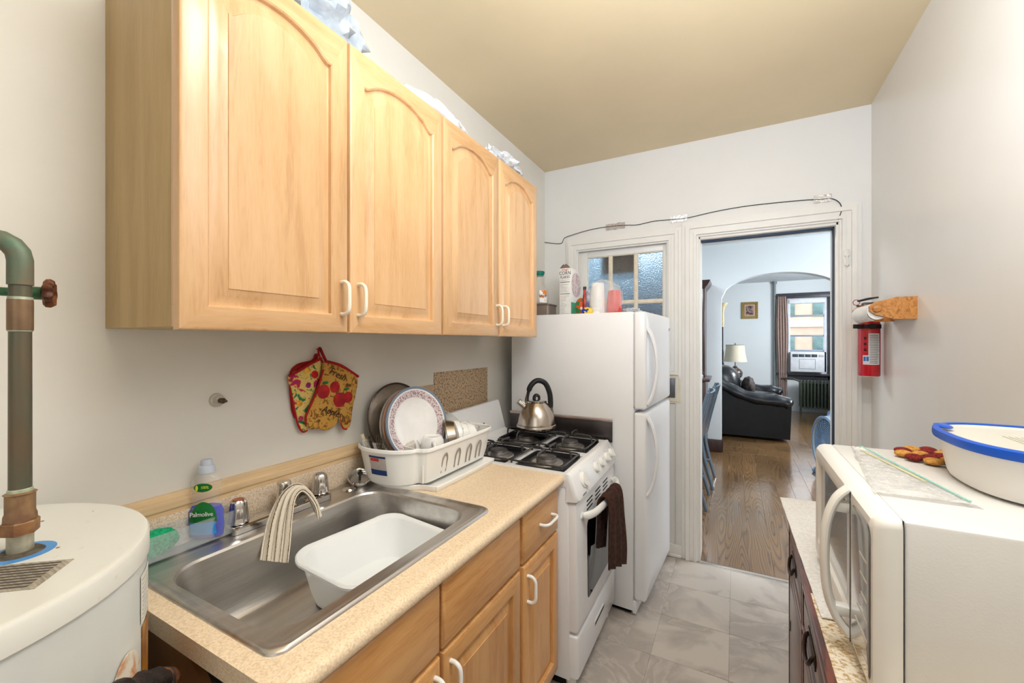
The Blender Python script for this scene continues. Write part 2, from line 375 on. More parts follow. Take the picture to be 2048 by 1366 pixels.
# switch box framing, baseboard
sw = thing('light_switch', 'dark metal toggle switch plate in a cream moulded frame beside the fridge', 'switch', (-.365, BY, 1.06))
obj('frame', moulding(G(), -.415, 1.0, -.335, 1.12, BY, .03, steps=((0, .01), (.35, .018), (.7, .012))), M('cream_frame', (226, 216, 196), .45), sw)
obj('plate', G().box((-.404, BY-.008, .998), (-.338, BY-.001, 1.118), .002), M('aged_steel', (104, 104, 108), .4, .6), sw)
obj('toggle', G().box((-.377, BY-.022, 1.048), (-.366, BY-.008, 1.068), .002), black_m, sw)
for dz in (-.034, .034): obj('screw', G().cyl((-.371, BY-.010, 1.058+dz), (-.371, BY-.007, 1.058+dz), .003, n=8), black_m, sw)
struct('baseboard_back', G().box((-1.235, BY-.016, 0), (-.295, BY, .075), .004).box((-1.235, BY-.03, 0), (-.295, BY-.016, .02), .006), trim_m, 'white baseboard on end wall beside fridge')
struct('baseboard_right', G().box((RX-.016, 1.75, 0), (RX, BY, .09), .004), trim_m)
struct('trim_6', G().box((LX, .36, .93), (LX+.012, 1.53, .982), .003).box((LX+.0, .36, .944), (LX+.017, 1.53, .966), .004), M('yellowed_trim', (222, 192, 150), .5, var=.08, vs=30, stretch=(1, .2, 2)), 'yellowed wood strip along the wall above backsplash')
# wire taped along the end wall
pts = [(-1.235, 2.085), (-1.15, 2.066), (-1.10, 2.064), (-1.08, 2.098), (-1.0, 2.112), (-.9, 2.132), (-.78, 2.138), (-.65, 2.133), (-.57, 2.125), (-.46, 2.135), (-.36, 2.13), (-.27, 2.127), (-.1, 2.145), (.08, 2.152), (.32, 2.143), (.41, 2.134), (.46, 2.13), (.49, 2.10), (.5, 2.06), (.485, 2.01)]
g = G().tube(spline([(x, BY-(.02 if x > -1.075 and z < 2.12 else .006), z) for x, z in pts], 4), .0022, 6)
wi = single('cable', 'thin dark cable taped along end wall above the door and window', 'cable', g, rubber_m, (-.3, BY, 2.1))
tape_m = M('silver_tape', (200, 192, 186), .35, .35, var=.25, vs=60, bump=.5, bs=60)
for i, (x, z, l, c, n) in enumerate(((-.715, 2.135, .13, (186, 176, 168), 'crumpled grey tape strip over the frosted window casing'), (-.315, 2.13, .10, (236, 236, 236), 'shiny white tape strip between window and door casing'), (.42, 2.137, .08, (205, 200, 192), 'pale tape strip at upper right of the door casing'))):
    def f(u, v): return (x-l/2+l*u, BY-.0035-.003*(.5+mn.noise(Vector((u*9+i*5, v*6, 1)))), z-.02+.04*v+.008*mn.noise(Vector((u*5, i, 2))))
    single('tape', n, 'tape', G().grid(f, 16, 6, .0012), M('tape_%d' % i, c, .3, .2, var=.2, vs=70, bump=.4, bs=80), (x, BY, z))
# ================================================================ DINING AND LIVING ROOM SHELL
struct('wall_dining_left', G().box((-2.3, BY+.14, -.02), (-2.2, 10, 2.65)), cool_m)
struct('wall_dining_right', G().box((2.4, BY+.14, -.02), (2.5, 10, 2.65)), cool_m)
struct('ceiling_dining', G().box((-2.3, BY+.14, 2.55), (2.5, 10.0, 2.65)), M('grey_blue_ceiling', (212, 220, 226), .6), 'pale ceiling of the rooms beyond')
pts = [(-2.2, 0), (-.151, 0), (-.151, 1.80)]
for k in range(25):
    s_ = -1+2*k/24; pts.append((.45+.6*s_, 1.89+.27*math.sqrt(max(0, 1-s_*s_))))
pts += [(1.05, 1.80), (1.05, 0), (2.4, 0), (2.4, 2.55), (-2.2, 2.55)]
struct('wall_arch', G().prism([(x, 5.714, z) for x, z in pts], (0, .14, 0)), cool_m, 'white wall with a wide arched opening between dining and living room')
struct('baseboard_arch', G().box((-2.2, 5.69, 0), (-.15, 5.714, .15), .004).box((-.17, 5.70, 0), (-.135, 5.87, .15), .004), mahog_m, 'dark wood baseboard at foot of the arch wall')
g = G().box((-2.3, 9.8, -.02), (.90, 9.95, 2.65)).box((1.54, 9.8, -.02), (2.5, 9.95, 2.65)).box((.90, 9.8, -.02), (1.54, 9.95, .74)).box((.90, 9.8, 2.2), (1.54, 9.95, 2.65))
struct('wall_living', g, cool_m, 'white far wall of living room with the street window')
f2 = struct('floor_dining', G().box((-2.3, BY-.02, -.05), (2.5, 9.95, -.004)), floorw_m, 'glossy oak floor of the dining and living rooms')
pb = [None]
def plank(x0, x1, y0, y1):
    key = (round(x1-x0, 3), round(y1-y0, 3))
    if key not in pc:
        pc[key] = obj('plank', G().box((-.5*key[0]+.0004, -.5*key[1]+.0004, -.004), (.5*key[0]-.0004, .5*key[1]-.0004, 0), .0008, 1), floorw_m, f2); o = pc[key]
    else: o = pc[key].copy(); COL.objects.link(o)
    o.location = ((x0+x1)/2, (y0+y1)/2, 0)
pc = {}
x = -.58
i = 0
while x < .98:
    y = BY-.02-(.35*(i % 3)); 
    while y < 5.78:
        ya = max(y, BY-.018); yb = min(y+1.05, 5.789)
        if yb-ya > .02: plank(x, x+.13, ya, yb)
        y += 1.05
    x += .13; i += 1
# parquet squares of the far, brighter part
pq_m = M('parquet_gold', (188, 146, 94), .22, vs=20, col2=(214, 176, 124), coat=.5, stretch=(1, 8, 1))
k = 0
for ix in range(9):
    for iy in range(13):
        if iy < 0: continue
        xx = -.15+.2*ix+.1; yy = 5.94+.3*iy
        if xx > 1.7: continue
        o = None
        if k == 0: p0 = obj('parquet_block', G().box((-.0995, -.1495, -.004), (.0995, .1495, 0), .0008, 1), floorw_m, f2); o = p0
        else: o = p0.copy(); COL.objects.link(o)
        o.location = (xx, yy, 0); k += 1
# ================================================================ UPPER CABINETS
def arch_f(s):
    a = min(abs(s)/.9, 1.); c = (math.sqrt(1-(.86*a)**2)-math.sqrt(1-.86**2))/(1-math.sqrt(1-.86**2))
    return c*(1-.35*max(0, a-.8)/.2*(1-a)/.2) if a < 1 else 0
def door_mesh(y0, y1, z0, z1, xf, th, h=0., st=.05, rb=.05, rt=None, raise_w=.028, recess=.012):
    """raised-panel door facing +x: frame, moulded groove, bevelled field; h = rise of the arch"""
    rt = rt or rb; nb, ns, nt_ = 4, 6, 26
    def L(dy, dz0, dz1, x, arch):
        a0, a1, b0, b1 = y0+dy, y1-dy, z0+dz0, z1-dz1; o = []
        for i in range(nb): o.append((x, a0+(a1-a0)*i/nb, b0))
        for i in range(ns): o.append((x, a1, b0+(b1-b0)*i/ns))
        for i in range(nt_):
            s = 1-2*i/nt_; o.append((x, (a0+a1)/2+s*(a1-a0)/2, b1+(h*arch_f(s) if arch else 0)))
        for i in range(ns): o.append((x, a0, b1-(b1-b0)*i/ns))
        return o
    q = st; ls = [L(0, 0, 0, xf-th, 0), L(0, 0, 0, xf-.006, 0), L(.002, .002, .002, xf-.002, 0), L(.006, .006, .006, xf, 0)]
    e = h
    ls += [L(q-.004, rb-.004, rt+e-.004, xf, 1), L(q-.001, rb-.001, rt+e-.001, xf-.003, 1), L(q, rb, rt+e, xf-recess, 1), L(q+.006, rb+.006, rt+e+.006, xf-recess-.001, 1),
           L(q+.006+raise_w*.5, rb+.006+raise_w*.5, rt+e+.006+raise_w*.5, xf-recess*.62, 1), L(q+.006+raise_w, rb+.006+raise_w, rt+e+.006+raise_w, xf-.0035, 1), L(q+.007+raise_w, rb+.007+raise_w, rt+e+.007+raise_w, xf-.0018, 1)]
    def mf(k, i):
        if k == 3: return 1 if (i < nb or nb+ns <= i < nb+ns+nt_) else 0
        return 0
    return G().loops(ls, mf=mf)
def handle(parent, x, y, z, l=.082, vert=True, mat=None, out=.03, name='handle'):
    p = []
    for t in (-.5, -.5, -.36, 0, .36, .5, .5):
        p.append(t*l)
    xs = [0, .6, 1, 1.06, 1, .6, 0]
    pts = [(x+xs[i]*out, y+(0 if vert else p[i]), z+(p[i] if vert else 0)) for i in range(7)]
    return obj(name, G().tube(spline(pts, 4), .0052, 10), mat or cream_p, parent)
ux = [(.383, .763), (.769, 1.163), (1.171, 1.557), (1.565, 1.95)]
labs = ['maple wall cabinet with two arched doors, nearest the camera', 'maple wall cabinet with two arched doors, beside the fridge']
for c in range(2):
    a, b = ux[2*c], ux[2*c+1]; y0 = a[0]+.004; y1 = b[1]-.0 if c else b[1]+.003
    t = thing('wall_cabinet', labs[c], 'cabinet', (LX, (y0+y1)/2, 1.385), group='maple wall cabinets')
    g = G().box((LX, y0, 1.385), (-.936, y1, 2.145), .001); obj('body', g, MAPS, t)
    g = G().box((-.936, y0-.001, 1.384), (-.921, y1+.001, 1.425), .001).box((-.936, y0-.001, 2.11), (-.921, y1+.001, 2.147), .001).box((-.936, y0-.001, 1.425), (-.921, y0+.04, 2.11), .001).box((-.936, y1-.04, 1.425), (-.921, y1+.001, 2.11), .001)
    obj('face_frame', g, MAPV, t)
    for k, (d0, d1) in enumerate((a, b)):
        d = obj('door', door_mesh(d0, d1, 1.378, 2.149, -.90, .02, h=.045, st=.052, rb=.05, rt=.05), [MAPV, MAPH], t)
        handle(d, -.902, d1-.022 if k == 0 else d0+.026, 1.468)
# plastic bags on top of the cabinets
bag_m = M('clear_bag', (236, 240, 244), .18, alpha=.42, bump=.8, bs=30, spec=.8, var=.02)
bagw_m = M('white_bag', (242, 243, 246), .3, alpha=.72, bump=.7, bs=28, var=.03, spec=.7)
bagb_m = M('blue_bag', (132, 154, 176), .2, alpha=.7, bump=.8, bs=22, var=.25, vs=9, spec=.8, col2=(214, 222, 230))
def bag(name, label, c, rx, ry, rz, mat, seed, amp=.3, group=None, fr=3.2):
    def f(d): return 1+amp*(mn.noise(d*fr+Vector((seed, 0, 0)))+.55*mn.noise(d*fr*2.7+Vector((0, seed, 0)))+.35*abs(mn.noise(d*fr*6+Vector((0, 0, seed)))))
    return single(name, label, 'bag', G().ball((c[0], c[1], c[2]+rz*.8), rx, ry, rz, 48, 30, f), mat, c, group)
bag('plastic_bag', 'blue-grey clear plastic bag on the nearest wall cabinet, by the ceiling', (-1.06, .74, 2.15), .13, .16, .13, bagb_m, 3, .25)
bag('plastic_bag', 'smooth white plastic bag lying flat on cabinet tops, second from camera', (-1.0, 1.2, 2.15), .09, .2, .04, bagw_m, 9, .12)
bag('plastic_bag', 'crumpled white plastic bag on far wall cabinet, nearest the fridge', (-1.0, 1.72, 2.15), .09, .17, .05, bagw_m, 15, .34, fr=4.5)
# ================================================================ BASE CABINETS AND WORKTOP
CT = .846
t = thing('sink_cabinet', 'maple base cabinet under the sink with two doors and false drawer fronts', 'cabinet', (-.9, .77, 0))
g = G().box((-.64, .385, .10), (-.612, 1.163, .812)).box((LX+.004, 1.145, .10), (-.64, 1.163, .81)).box((LX+.004, .40, .1), (-.64, 1.145, .13)).box((LX+.004, .385, 0), (-.68, 1.163, .10))
obj('body', g, MLV, t)
obj('side_panel', G().prism([(LX+.004, .384, .0), (-.64, .384, .0), (-.64, .384, .40), (-.72, .384, .48), (-.78, .384, .70), (-.82, .384, .76), (-.87, .384, .79), (LX+.004, .384, .80)], (0, .012, 0)), M('brown_side', (150, 104, 52), .6, var=.3, vs=8, col2=(120, 78, 36)), t, 'torn brown side panel')
def slab(y0, y1, z0, z1, xf=-.590):
    a = [(y0, z0), (y1, z0), (y1, z1), (y0, z1)]
    def L(d, x): return [(x, y0+d, z0+d), (x, y1-d, z0+d), (x, y1-d, z1-d), (x, y0+d, z1-d)]
    return G().loops([L(0, xf-.02), L(0, xf-.006), L(.003, xf-.002), L(.009, xf)])
for y0, y1 in ((.387, .757), (.767, 1.157)):
    obj('false_drawer_front', slab(y0, y1, .648, .80), MLH, t)
for k, (y0, y1) in enumerate(((.387, .757), (.767, 1.157))):
    d = obj('door', door_mesh(y0, y1, .118, .638, -.590, .02, st=.048, rb=.05), [MLV, MLH], t)
    handle(d, -.592, y1-.022 if k == 0 else y0+.026, .565, mat=plastic_w)
t = thing('drawer_cabinet', 'narrow maple base cabinet with one drawer over one door', 'cabinet', (-.9, 1.33, 0))
g = G().box((LX, 1.165, .10), (-.612, 1.50, .812)).box((LX, 1.165, 0), (-.68, 1.50, .10)); obj('body', g, MLV, t)
d = obj('drawer', slab(1.178, 1.470, .648, .80), MLH, t); handle(d, -.592, 1.352, .728, vert=False, mat=plastic_w, l=.1)
d = obj('door', door_mesh(1.178, 1.470, .118, .638, -.590, .02, st=.045, rb=.05), [MLV, MLH], t); handle(d, -.592, 1.204, .56, mat=plastic_w)
t = thing('worktop', 'beige speckled laminate worktop running from water heater to stove', 'worktop', (-.9, .95, .81))
g = G(); g.box((LX, .368, .81), (-1.207, 1.512, CT)).box((-1.207, .368, .81), (-.66, .412, CT)).box((-1.207, 1.071, .81), (-.66, 1.512, CT))
pr = [(-.66, .81), (-.592, .81), (-.582, .813), (-.576, .820), (-.574, .830), (-.577, .839), (-.585, .845), (-.598, CT), (-.66, CT)]
g.prism([(x, .368, z) for x, z in pr], (0, 1.144, 0)); obj('top', g, worktop_m, t)
obj('backsplash', G().box((LX, .368, CT), (-1.216, 1.512, .932), .003), splash_m, t)
# black refuse bag under the open counter end
bag('refuse_bag', 'shiny black bag sagging under the open worktop end', (-.72, .352, .43), .085, .016, .17, M('black_bag', (20, 18, 16), .25, var=.3, bump=.3, bs=20), 4, .12)
# ---------------------------------------------------------------- sink
t = thing('sink', 'stainless steel single-bowl sink set in the worktop', 'sink', (-.93, .74, CT))
oc = (-.9315, .7415, .2835, .3395); bc = (-.8975, .736, .2025, .299)
def OL(i, z, r=.03): return [(x, y, z) for x, y in rrect(oc[0], oc[1], oc[2]-i, oc[3]-i, r, 8)]
def BL(i, z, r=.075): return [(x, y, z) for x, y in rrect(bc[0], bc[1], bc[2]-i, bc[3]-i, r, 8)]
obj('rim', G().loops([OL(0, .8462), OL(.001, .850), OL(.005, .8535), OL(.013, .8535), OL(.017, .8505), OL(.021, .8500), BL(-.012, .8500, .085), BL(-.004, .8485, .08), BL(0, .843)], False, False), steel_m, t)
obj('bowl', G().loops([BL(0, .843), BL(.004, .80), BL(.010, .72), BL(.018, .69), BL(.034, .675, .07), BL(.06, .670, .06)], False, True), steel_m, t)
obj('drain', G().lathe([(.0, .671), (.04, .671), (.046, .6745), (.05, .6715), (.052, .6705)], (-.90, .62, 0), n=24), chrome_m, t)
obj('hole_cover', G().lathe([(0, .858), (.012, .858), (.02, .856), (.024, .8505), (0, .8505)], (-1.165, .99, 0), n=24), chrome_m, t)
# faucet
t = thing('faucet', 'chrome kitchen faucet with two faceted handles behind the sink bowl', 'faucet', (-1.168, .76, .8505))
g = G(); g.loops([[(x, y, z) for x, y in rrect(-1.168, .757, .026-i, .150-i, .012, 4)] for i, z in ((0, .851), (0, .868), (.003, .871), (.006, .872))]); obj('base_plate', g, chrome_m, t)
def fh(y, lab):
    n = 40
    def ring(a, z): return 1+.05*math.cos(a*8)
    h = obj('tap_handle', G().lathe([(.010, .872), (.024, .874), (.026, .878), (.024, .886), (.0235, .89), (.0215, .915), (.0195, .930), (.0165, .934), (.0, .934)], (-1.168, y, 0), n=48, ring=ring), chrome_m, t, lab)
    obj('index_cap', G().lathe([(0, .9338), (.0135, .9338), (.013, .9362), (0, .9366)], (-1.168, y, 0), n=20), M('copper_cap' if y < .7 else 'grey_cap', (178, 110, 92) if y < .7 else (150, 150, 152), .3, .6), h)
fh(.632, 'chrome handle with reddish worn cap'); fh(.880, None)
g = G().tube(spline([(-1.165, .757, .872), (-1.160, .757, .90), (-1.145, .757, .914), (-1.12, .757, .918), (-1.10, .757, .914), (-1.082, .757, .906)], 5), [.021]*5+[.019]*5+[.016]*16, 16)
obj('spout', g, chrome_m, t)
obj('spout_collar', G().lathe([(.022, .872), (.024, .880), (.020, .905), (.0185, .925), (.0185, .945), (.016, .949), (0, .949)], (-1.163, .757, 0), n=28), chrome_m, t)
# striped dishcloth over the spout
def stripes():
    m = bpy.data.materials.new('striped_cloth'); m.use_nodes = True; nt = m.node_tree; N = nt.nodes; L = nt.links; p = N['Principled BSDF']
    uv = N.new('ShaderNodeUVMap'); sp = N.new('ShaderNodeSeparateXYZ'); L.new(uv.outputs[0], sp.inputs[0])
    mu = N.new('ShaderNodeMath'); mu.operation = 'MULTIPLY'; mu.inputs[1].default_value = 7; fr_ = N.new('ShaderNodeMath'); fr_.operation = 'FRACT'
    nz = N.new('ShaderNodeTexNoise'); nz.inputs['Scale'].default_value = 60; L.new(uv.outputs[0], nz.inputs['Vector'])
    ad = N.new('ShaderNodeMath'); ad.operation = 'MULTIPLY_ADD'; ad.inputs[1].default_value = .03; L.new(nz.outputs[0], ad.inputs[0]); L.new(sp.outputs[0], ad.inputs[2])
    L.new(ad.outputs[0], mu.inputs[0]); L.new(mu.outputs[0], fr_.inputs[0])
    cr = N.new('ShaderNodeValToRGB'); cr.color_ramp.interpolation = 'CONSTANT'; e = cr.color_ramp.elements
    e[0].color = lin((232, 222, 206)); e[1].position = .70; e[1].color = lin((112, 92, 66)); x = e.new(.86); x.color = lin((232, 222, 206)); x = e.new(.40); x.color = lin((214, 200, 178))
    L.new(fr_.outputs[0], cr.inputs[0]); L.new(cr.outputs[0], p.inputs['Base Color']); p.inputs['Roughness'].default_value = .95
    n2 = N.new('ShaderNodeTexNoise'); n2.inputs['Scale'].default_value = 600; tc = N.new('ShaderNodeTexCoord'); L.new(tc.outputs['Object'], n2.inputs['Vector'])
    b = N.new('ShaderNodeBump'); b.inputs['Strength'].default_value = .6; b.inputs['Distance'].default_value = .003; L.new(n2.outputs[0], b.inputs['Height']); L.new(b.outputs[0], p.inputs['Normal'])
    return m
def cloth(rows, nv=44, fold=.006, nf=5, thick=.003, seed=0):
    """rows: list of (left point, right point) down the cloth; folds are pushed along the sheet normal"""
    A = spline([r[0] for r in rows], 5); B_ = spline([r[1] for r in rows], 5); g = G(); b = g.b; V = []
    for i in range(len(A)):
        u = i/(len(A)-1); l = []
        for j in range(nv+1):
            v = j/nv; p = A[i].lerp(B_[i], v); tu = A[min(i+1, len(A)-1)]-A[max(i-1, 0)]; tv = B_[i]-A[i]; n = tu.cross(tv)
            n = n.normalized() if n.length > 1e-9 else Vector((1, 0, 0))
            p = p+n*fold*(math.sin(v*nf*2*PI+seed+1.2*u)+.5*mn.noise(Vector((v*6, u*3, seed))))*(.4+.6*min(1, abs(u-.0)*2))
            l.append(b.verts.new(p))
        V.append(l)
    fs = []; uvl = b.loops.layers.uv.new('UVMap')
    for i in range(len(V)-1):
        for j in range(nv):
            f = b.faces.new((V[i][j], V[i+1][j], V[i+1][j+1], V[i][j+1])); fs.append(f)
            for lp, (a, c) in zip(f.loops, ((i, j), (i+1, j), (i+1, j+1), (i, j+1))): lp[uvl].uv = (c/nv, a/(len(V)-1))
    bmesh.ops.recalc_face_normals(b, faces=fs); bmesh.ops.solidify(b, geom=fs, thickness=thick)
    return g
rows = [((-1.085, .640, .790), (-1.045, .690, .770)), ((-1.098, .655, .83), (-1.050, .700, .82)), ((-1.108, .675, .88), (-1.062, .712, .87)), ((-1.118, .712, .928), (-1.072, .728, .92)), ((-1.118, .750, .945), (-1.078, .752, .935)), ((-1.112, .778, .935), (-1.075, .772, .92)), ((-1.100, .795, .895), (-1.058, .785, .885)), ((-1.085, .800, .868), (-1.045, .785, .850))]
single('dishcloth', 'beige and brown striped terry dishcloth hanging over the faucet spout', 'cloth', cloth(rows, fold=.005, nf=3), stripes(), (-1.06, .757, .9))
# sink strainer leaning at corner
t = thing('sink_strainer', 'chrome sink strainer basket with black stem in back corner of the sink ledge', 'strainer', (-1.17, 1.04, .853), local=True, rot=(math.radians(14), math.radians(20), 0))
obj('rim', G().lathe([(.034, .026), (.040, .027), (.041, .033), (.039, .037), (.036, .035), (.033, .03), (.03, .02), (0, .018)], n=36), chrome_m, t)
obj('basket', G().lathe([(.024, .0), (.026, .004), (.031, .02), (.0, .019)], n=30), steel_m, t)
obj('stem', G().cyl((0, 0, .018), (0, 0, .045), .004, n=10).lathe([(.0, .044), (.008, .044), (.009, .047), (.007, .051), (0, .052)], n=14), rubber_m, t)
# washing-up tub
tubm = M('white_tub', (236, 238, 238), .3, var=.01, vs=4)
def tub(i, z, wave=0., r=.07):
    o = []
    for k, (x, y) in enumerate(rrect(-.868, .838, .150-i, .168-i, max(.03, r-i*.3), 8)):
        a = math.atan2(y-.838, x+.868); o.append((x-wave*.9*max(0, math.cos(2*(a-2.7)))*0, y, z-wave*(.5+.5*math.cos(4*a+.3))))
    return o
g = G().loops([tub(.008, .790, .012), tub(.002, .796, .012), tub(-.006, .7985, .012), tub(-.009, .7955, .012), tub(-.009, .790, .012), tub(-.004, .7895, .012), tub(.004, .786, .012), tub(.022, .70), tub(.03, .6745), tub(.05, .672)], False, True)
g2 = [tub(.008, .790, .012), tub(.024, .705), tub(.034, .682), tub(.05, .6785)]
g.loops(g2, False, True); bmesh.ops.remove_doubles(g.b, verts=g.b.verts, dist=1e-6)
g.xf(Matrix.Translation((-.868, .838, 0))@Matrix.Rotation(math.radians(-6), 4, 'Z')@Matrix.Translation((.868, -.838, 0)))
single('wash_tub', 'white plastic washing-up tub sitting inside the sink bowl', 'tub', g, tubm, (-.868, .838, .672))
# ---------------------------------------------------------------- clear tray, bottle, scrubber
clr = M('clear_plastic', (226, 232, 236), .12, alpha=.2, var=.02, spec=.9)
t = thing('clear_tray', 'long clear plastic tray on sink ledge holding soap and scrubber', 'tray', (-1.185, .5, .853))
def TL(i, z, o=0): return [(x, y, z) for x, y in rrect(-1.185, .495, .024-i+o, .125-i+o, .008, 3)]
obj('tray', G().loops([TL(0, .8545), TL(0, .912, .005), TL(0, .914, .007), TL(.0015, .914, .005), TL(.0015, .857), ], True, True), clr, t)
# soap bottle: flattened lathe-like loops
t = thing('dish_soap_bottle', 'clear dish soap bottle half full of blue soap in the clear tray', 'bottle', (-1.188, .566, .858), rz=math.radians(38), local=True)
def BLp(pr, n=36): return [[(w_*math.cos(a)*1., d_*math.sin(a), z) for a in [2*PI*k/n for k in range(n)]] for z, w_, d_ in pr]
body = [(0, .034, .016), (.004, .040, .020), (.03, .042, .021), (.066, .041, .020), (.088, .032, .017), (.098, .030, .016), (.11, .032, .017), (.128, .037, .018), (.142, .036, .018), (.155, .028, .016), (.162, .018, .013), (.166, .013, .012), (.170, .0125, .012)]
obj('liquid', G().loops(BLp([(z+.001, a-.0016, b-.0016) for z, a, b in body if z < .07]+[(.080, .0335, .0170)])), M('blue_soap', (0, 52, 190), .1, spec=.5, var=.05), t, 'deep blue dish soap')
obj('bottle', G().loops(BLp(body), False, False), M('clear_bottle', (236, 232, 222), .06, alpha=.12, spec=1, var=.01), t)
obj('cap', G().loops(BLp([(.164, .0175, .0165), (.165, .019, .018), (.177, .019, .018), (.182, .017, .016), (.184, .013, .0125), (.195, .0125, .0125), (.198, .011, .011)])), M('frost_cap', (206, 214, 226), .3, alpha=.85, var=.02), t, 'frosted flip cap')
def lab(ptsf, mat, off, nm='label', sub=None):
    # curved label patch on the -y face of the bottle, x = width, z = height
    def prof(z):
        for (z0, a0, b0), (z1, a1, b1) in zip(body, body[1:]):
            if z0 <= z <= z1: q = (z-z0)/(z1-z0); return a0+(a1-a0)*q, b0+(b1-b0)*q
        return body[-1][1:]
    def P(x, z): A, B_ = prof(z); return (x, -B_*math.sqrt(max(.02, 1-(x/A)**2))-off, z)
    g = G(); b = g.b; zs = 14; V = []
    for i in range(zs+1):
        z, xl, xr = ptsf(i/zs); V.append([b.verts.new(P(xl+(xr-xl)*j/10, z)) for j in range(11)])
    for i in range(zs):
        for j in range(10): b.faces.new((V[i][j], V[i][j+1], V[i+1][j+1], V[i+1][j]))
    bmesh.ops.remove_doubles(b, verts=b.verts, dist=1e-6)
    return obj(nm, g, mat, t, sub)
grn = M('label_green', (18, 110, 48), .4, var=.1, vs=30); skb = M('label_skyblue', (40, 140, 214), .4, var=.2, vs=40)
lab(lambda u: (.014+.05*u, -.030, .030-.010*u*u), skb, .0006, 'label_lower', 'sky blue label')
lab(lambda u: (.045+.050*u, -.031*math.sqrt(max(.01, 1-u**1.6)), .031*math.sqrt(max(.01, 1-u**2.2))), grn, .0012, 'label_upper', 'green label')
text('lettering', 'Palmolive', .0155, plastic_w, t, (0, -.0236, .066), (1, 0, 0), (0, 0, 1), .95, 0, .95)
lab(lambda u: (.120+.022*u, -.021*math.sqrt(max(.01, 1-(2*u-1)**2)), .021*math.sqrt(max(.01, 1-(2*u-1)**2))), grn, .0008, 'oval_label', 'green oval label')
text('lettering', '100%', .010, M('lime', (206, 222, 60), .4), t, (.006, -.0212, .132), (1, 0, 0), (0, 0, 1), .85)
obj('drop_mark', G().prism([(-.012+.003*math.cos(a), -.0205, .131+.007*math.sin(a)) for a in [k*PI/6 for k in range(12)]], (0, -.0006, 0)), M('lime', (206, 222, 60), .4), t)
g = G().ball((-1.185, .455, .888), .021, .050, .031, 30, 20, lambda d: 1+.12*mn.noise(d*9)+.06*mn.noise(d*25))
single('scrubber', 'bright green mesh scrubbing pad in left end of clear tray', 'scrubber', g, M('green_mesh', (20, 190, 130), .5, var=.35, vs=160, bump=1, bs=260), (-1.185, .425, .858))
# ---------------------------------------------------------------- water heater
t = thing('water_heater', 'white cylindrical water heater left of the sink with rust stains', 'water heater', (-.954, .061, 0))
hc = (-.954, .061, 0); hm = M('heater_enamel', (214, 216, 212), .32, var=.05, vs=6, bump=.02, bs=12)
def rusty(name, base, rust, lo, hi, sc=14):
    m = M(name, base, .5, vs=sc, col2=rust, lo=lo, hi=hi, detail=8, dist=.6); return m
obj('tank', G().lathe([(.0, .04), (.272, .04), (.277, .05), (.277, 1.020), (.0, 1.020)], hc, n=96), hm, t)
obj('lid', G().lathe([(.277, 1.019), (.2805, 1.0195), (.2805, 1.048), (.278, 1.052), (.273, 1.0535), (.268, 1.0525), (0, 1.0525)], hc, n=96), M('heater_lid', (222, 220, 212), .34, vs=70, col2=(216, 212, 202), lo=.66, hi=.72), t)
obj('feet', G().lathe([(.1, 0), (.2, 0), (.2, .04), (.1, .04)], hc, n=24), dark_m, t)
pc_ = (-.904, .192)
obj('ring_sticker', G().lathe([(.022, 1.0526), (.036, 1.0526), (.036, 1.0532), (.022, 1.0534)], (pc_[0], pc_[1], 0), n=40), M('blue_sticker', (74, 142, 206), .4, var=.08), t, 'blue ring round the pipe')
obj('collar_gasket', G().lathe([(.0, 1.0533), (.025, 1.0533), (.020, 1.057), (0, 1.057)], (pc_[0], pc_[1], 0), n=30), M('grime', (84, 76, 64), .8, var=.5, vs=60), t)
P2 = [(-.811, .219), (-.746, .178), (-.760, .150), (-.86, .120), (-.925, .145), (-.90, .175)]
P2 = [(-.812, .222), (-.757, .172), (-.860, .085), (-.915, .135)]
obj('rating_plate', G().prism([(x, y, 1.0526) for x, y in P2], (0, 0, .0008)), M('worn_plate', (132, 124, 112), .5, var=.3, vs=90, stretch=(.3, 4, 1), col2=(178, 168, 150)), t, 'worn grey rating label')
for k in range(9):
    q = k/8; a = Vector((P2[0][0], P2[0][1], 1.0536)).lerp(Vector((P2[1][0], P2[1][1], 1.0536)), .1+.8*q); b_ = Vector((P2[3][0], P2[3][1], 1.0536)).lerp(Vector((P2[2][0], P2[2][1], 1.0536)), .1+.8*q)
    m0 = a.lerp(b_, .08); m1 = a.lerp(b_, .92-.3*R.random()); dv = (b_-a).normalized().cross(Vector((0, 0, 1)))*.0016
    obj('print_line', G().prism([m0-dv, m1-dv, m1+dv, m0+dv], (0, 0, .0003)), M('faded_print', (86, 78, 70), .7), t)
def on_tank(a0, a1, z0, z1, r, mat, nm, lb=None, f=None):
    def fn(u, v):
        a = a0+(a1-a0)*u; z = z0+(z1-z0)*v
        return (hc[0]+r*math.cos(a), hc[1]+r*math.sin(a), z)
    return obj(nm, G().grid(fn, 16, 4, .0004), mat, t, lb)
on_tank(.97, 1.16, .925, .998, .2782, M('warning_label', (232, 228, 214), .5, var=.04), 'label', 'white warning label')
for k in range(10): on_tank(.99, 1.13-.03*R.random(), .930+.0066*k, .932+.0066*k, .2788, M('faded_print2', (190, 186, 180), .7), 'print_line')
on_tank(.99, 1.30, .45, .918, .2782, rusty('rust_yellow', (196, 136, 40), (120, 62, 18), .35, .62, 16), 'yellow_label', 'yellow label eaten by rust')
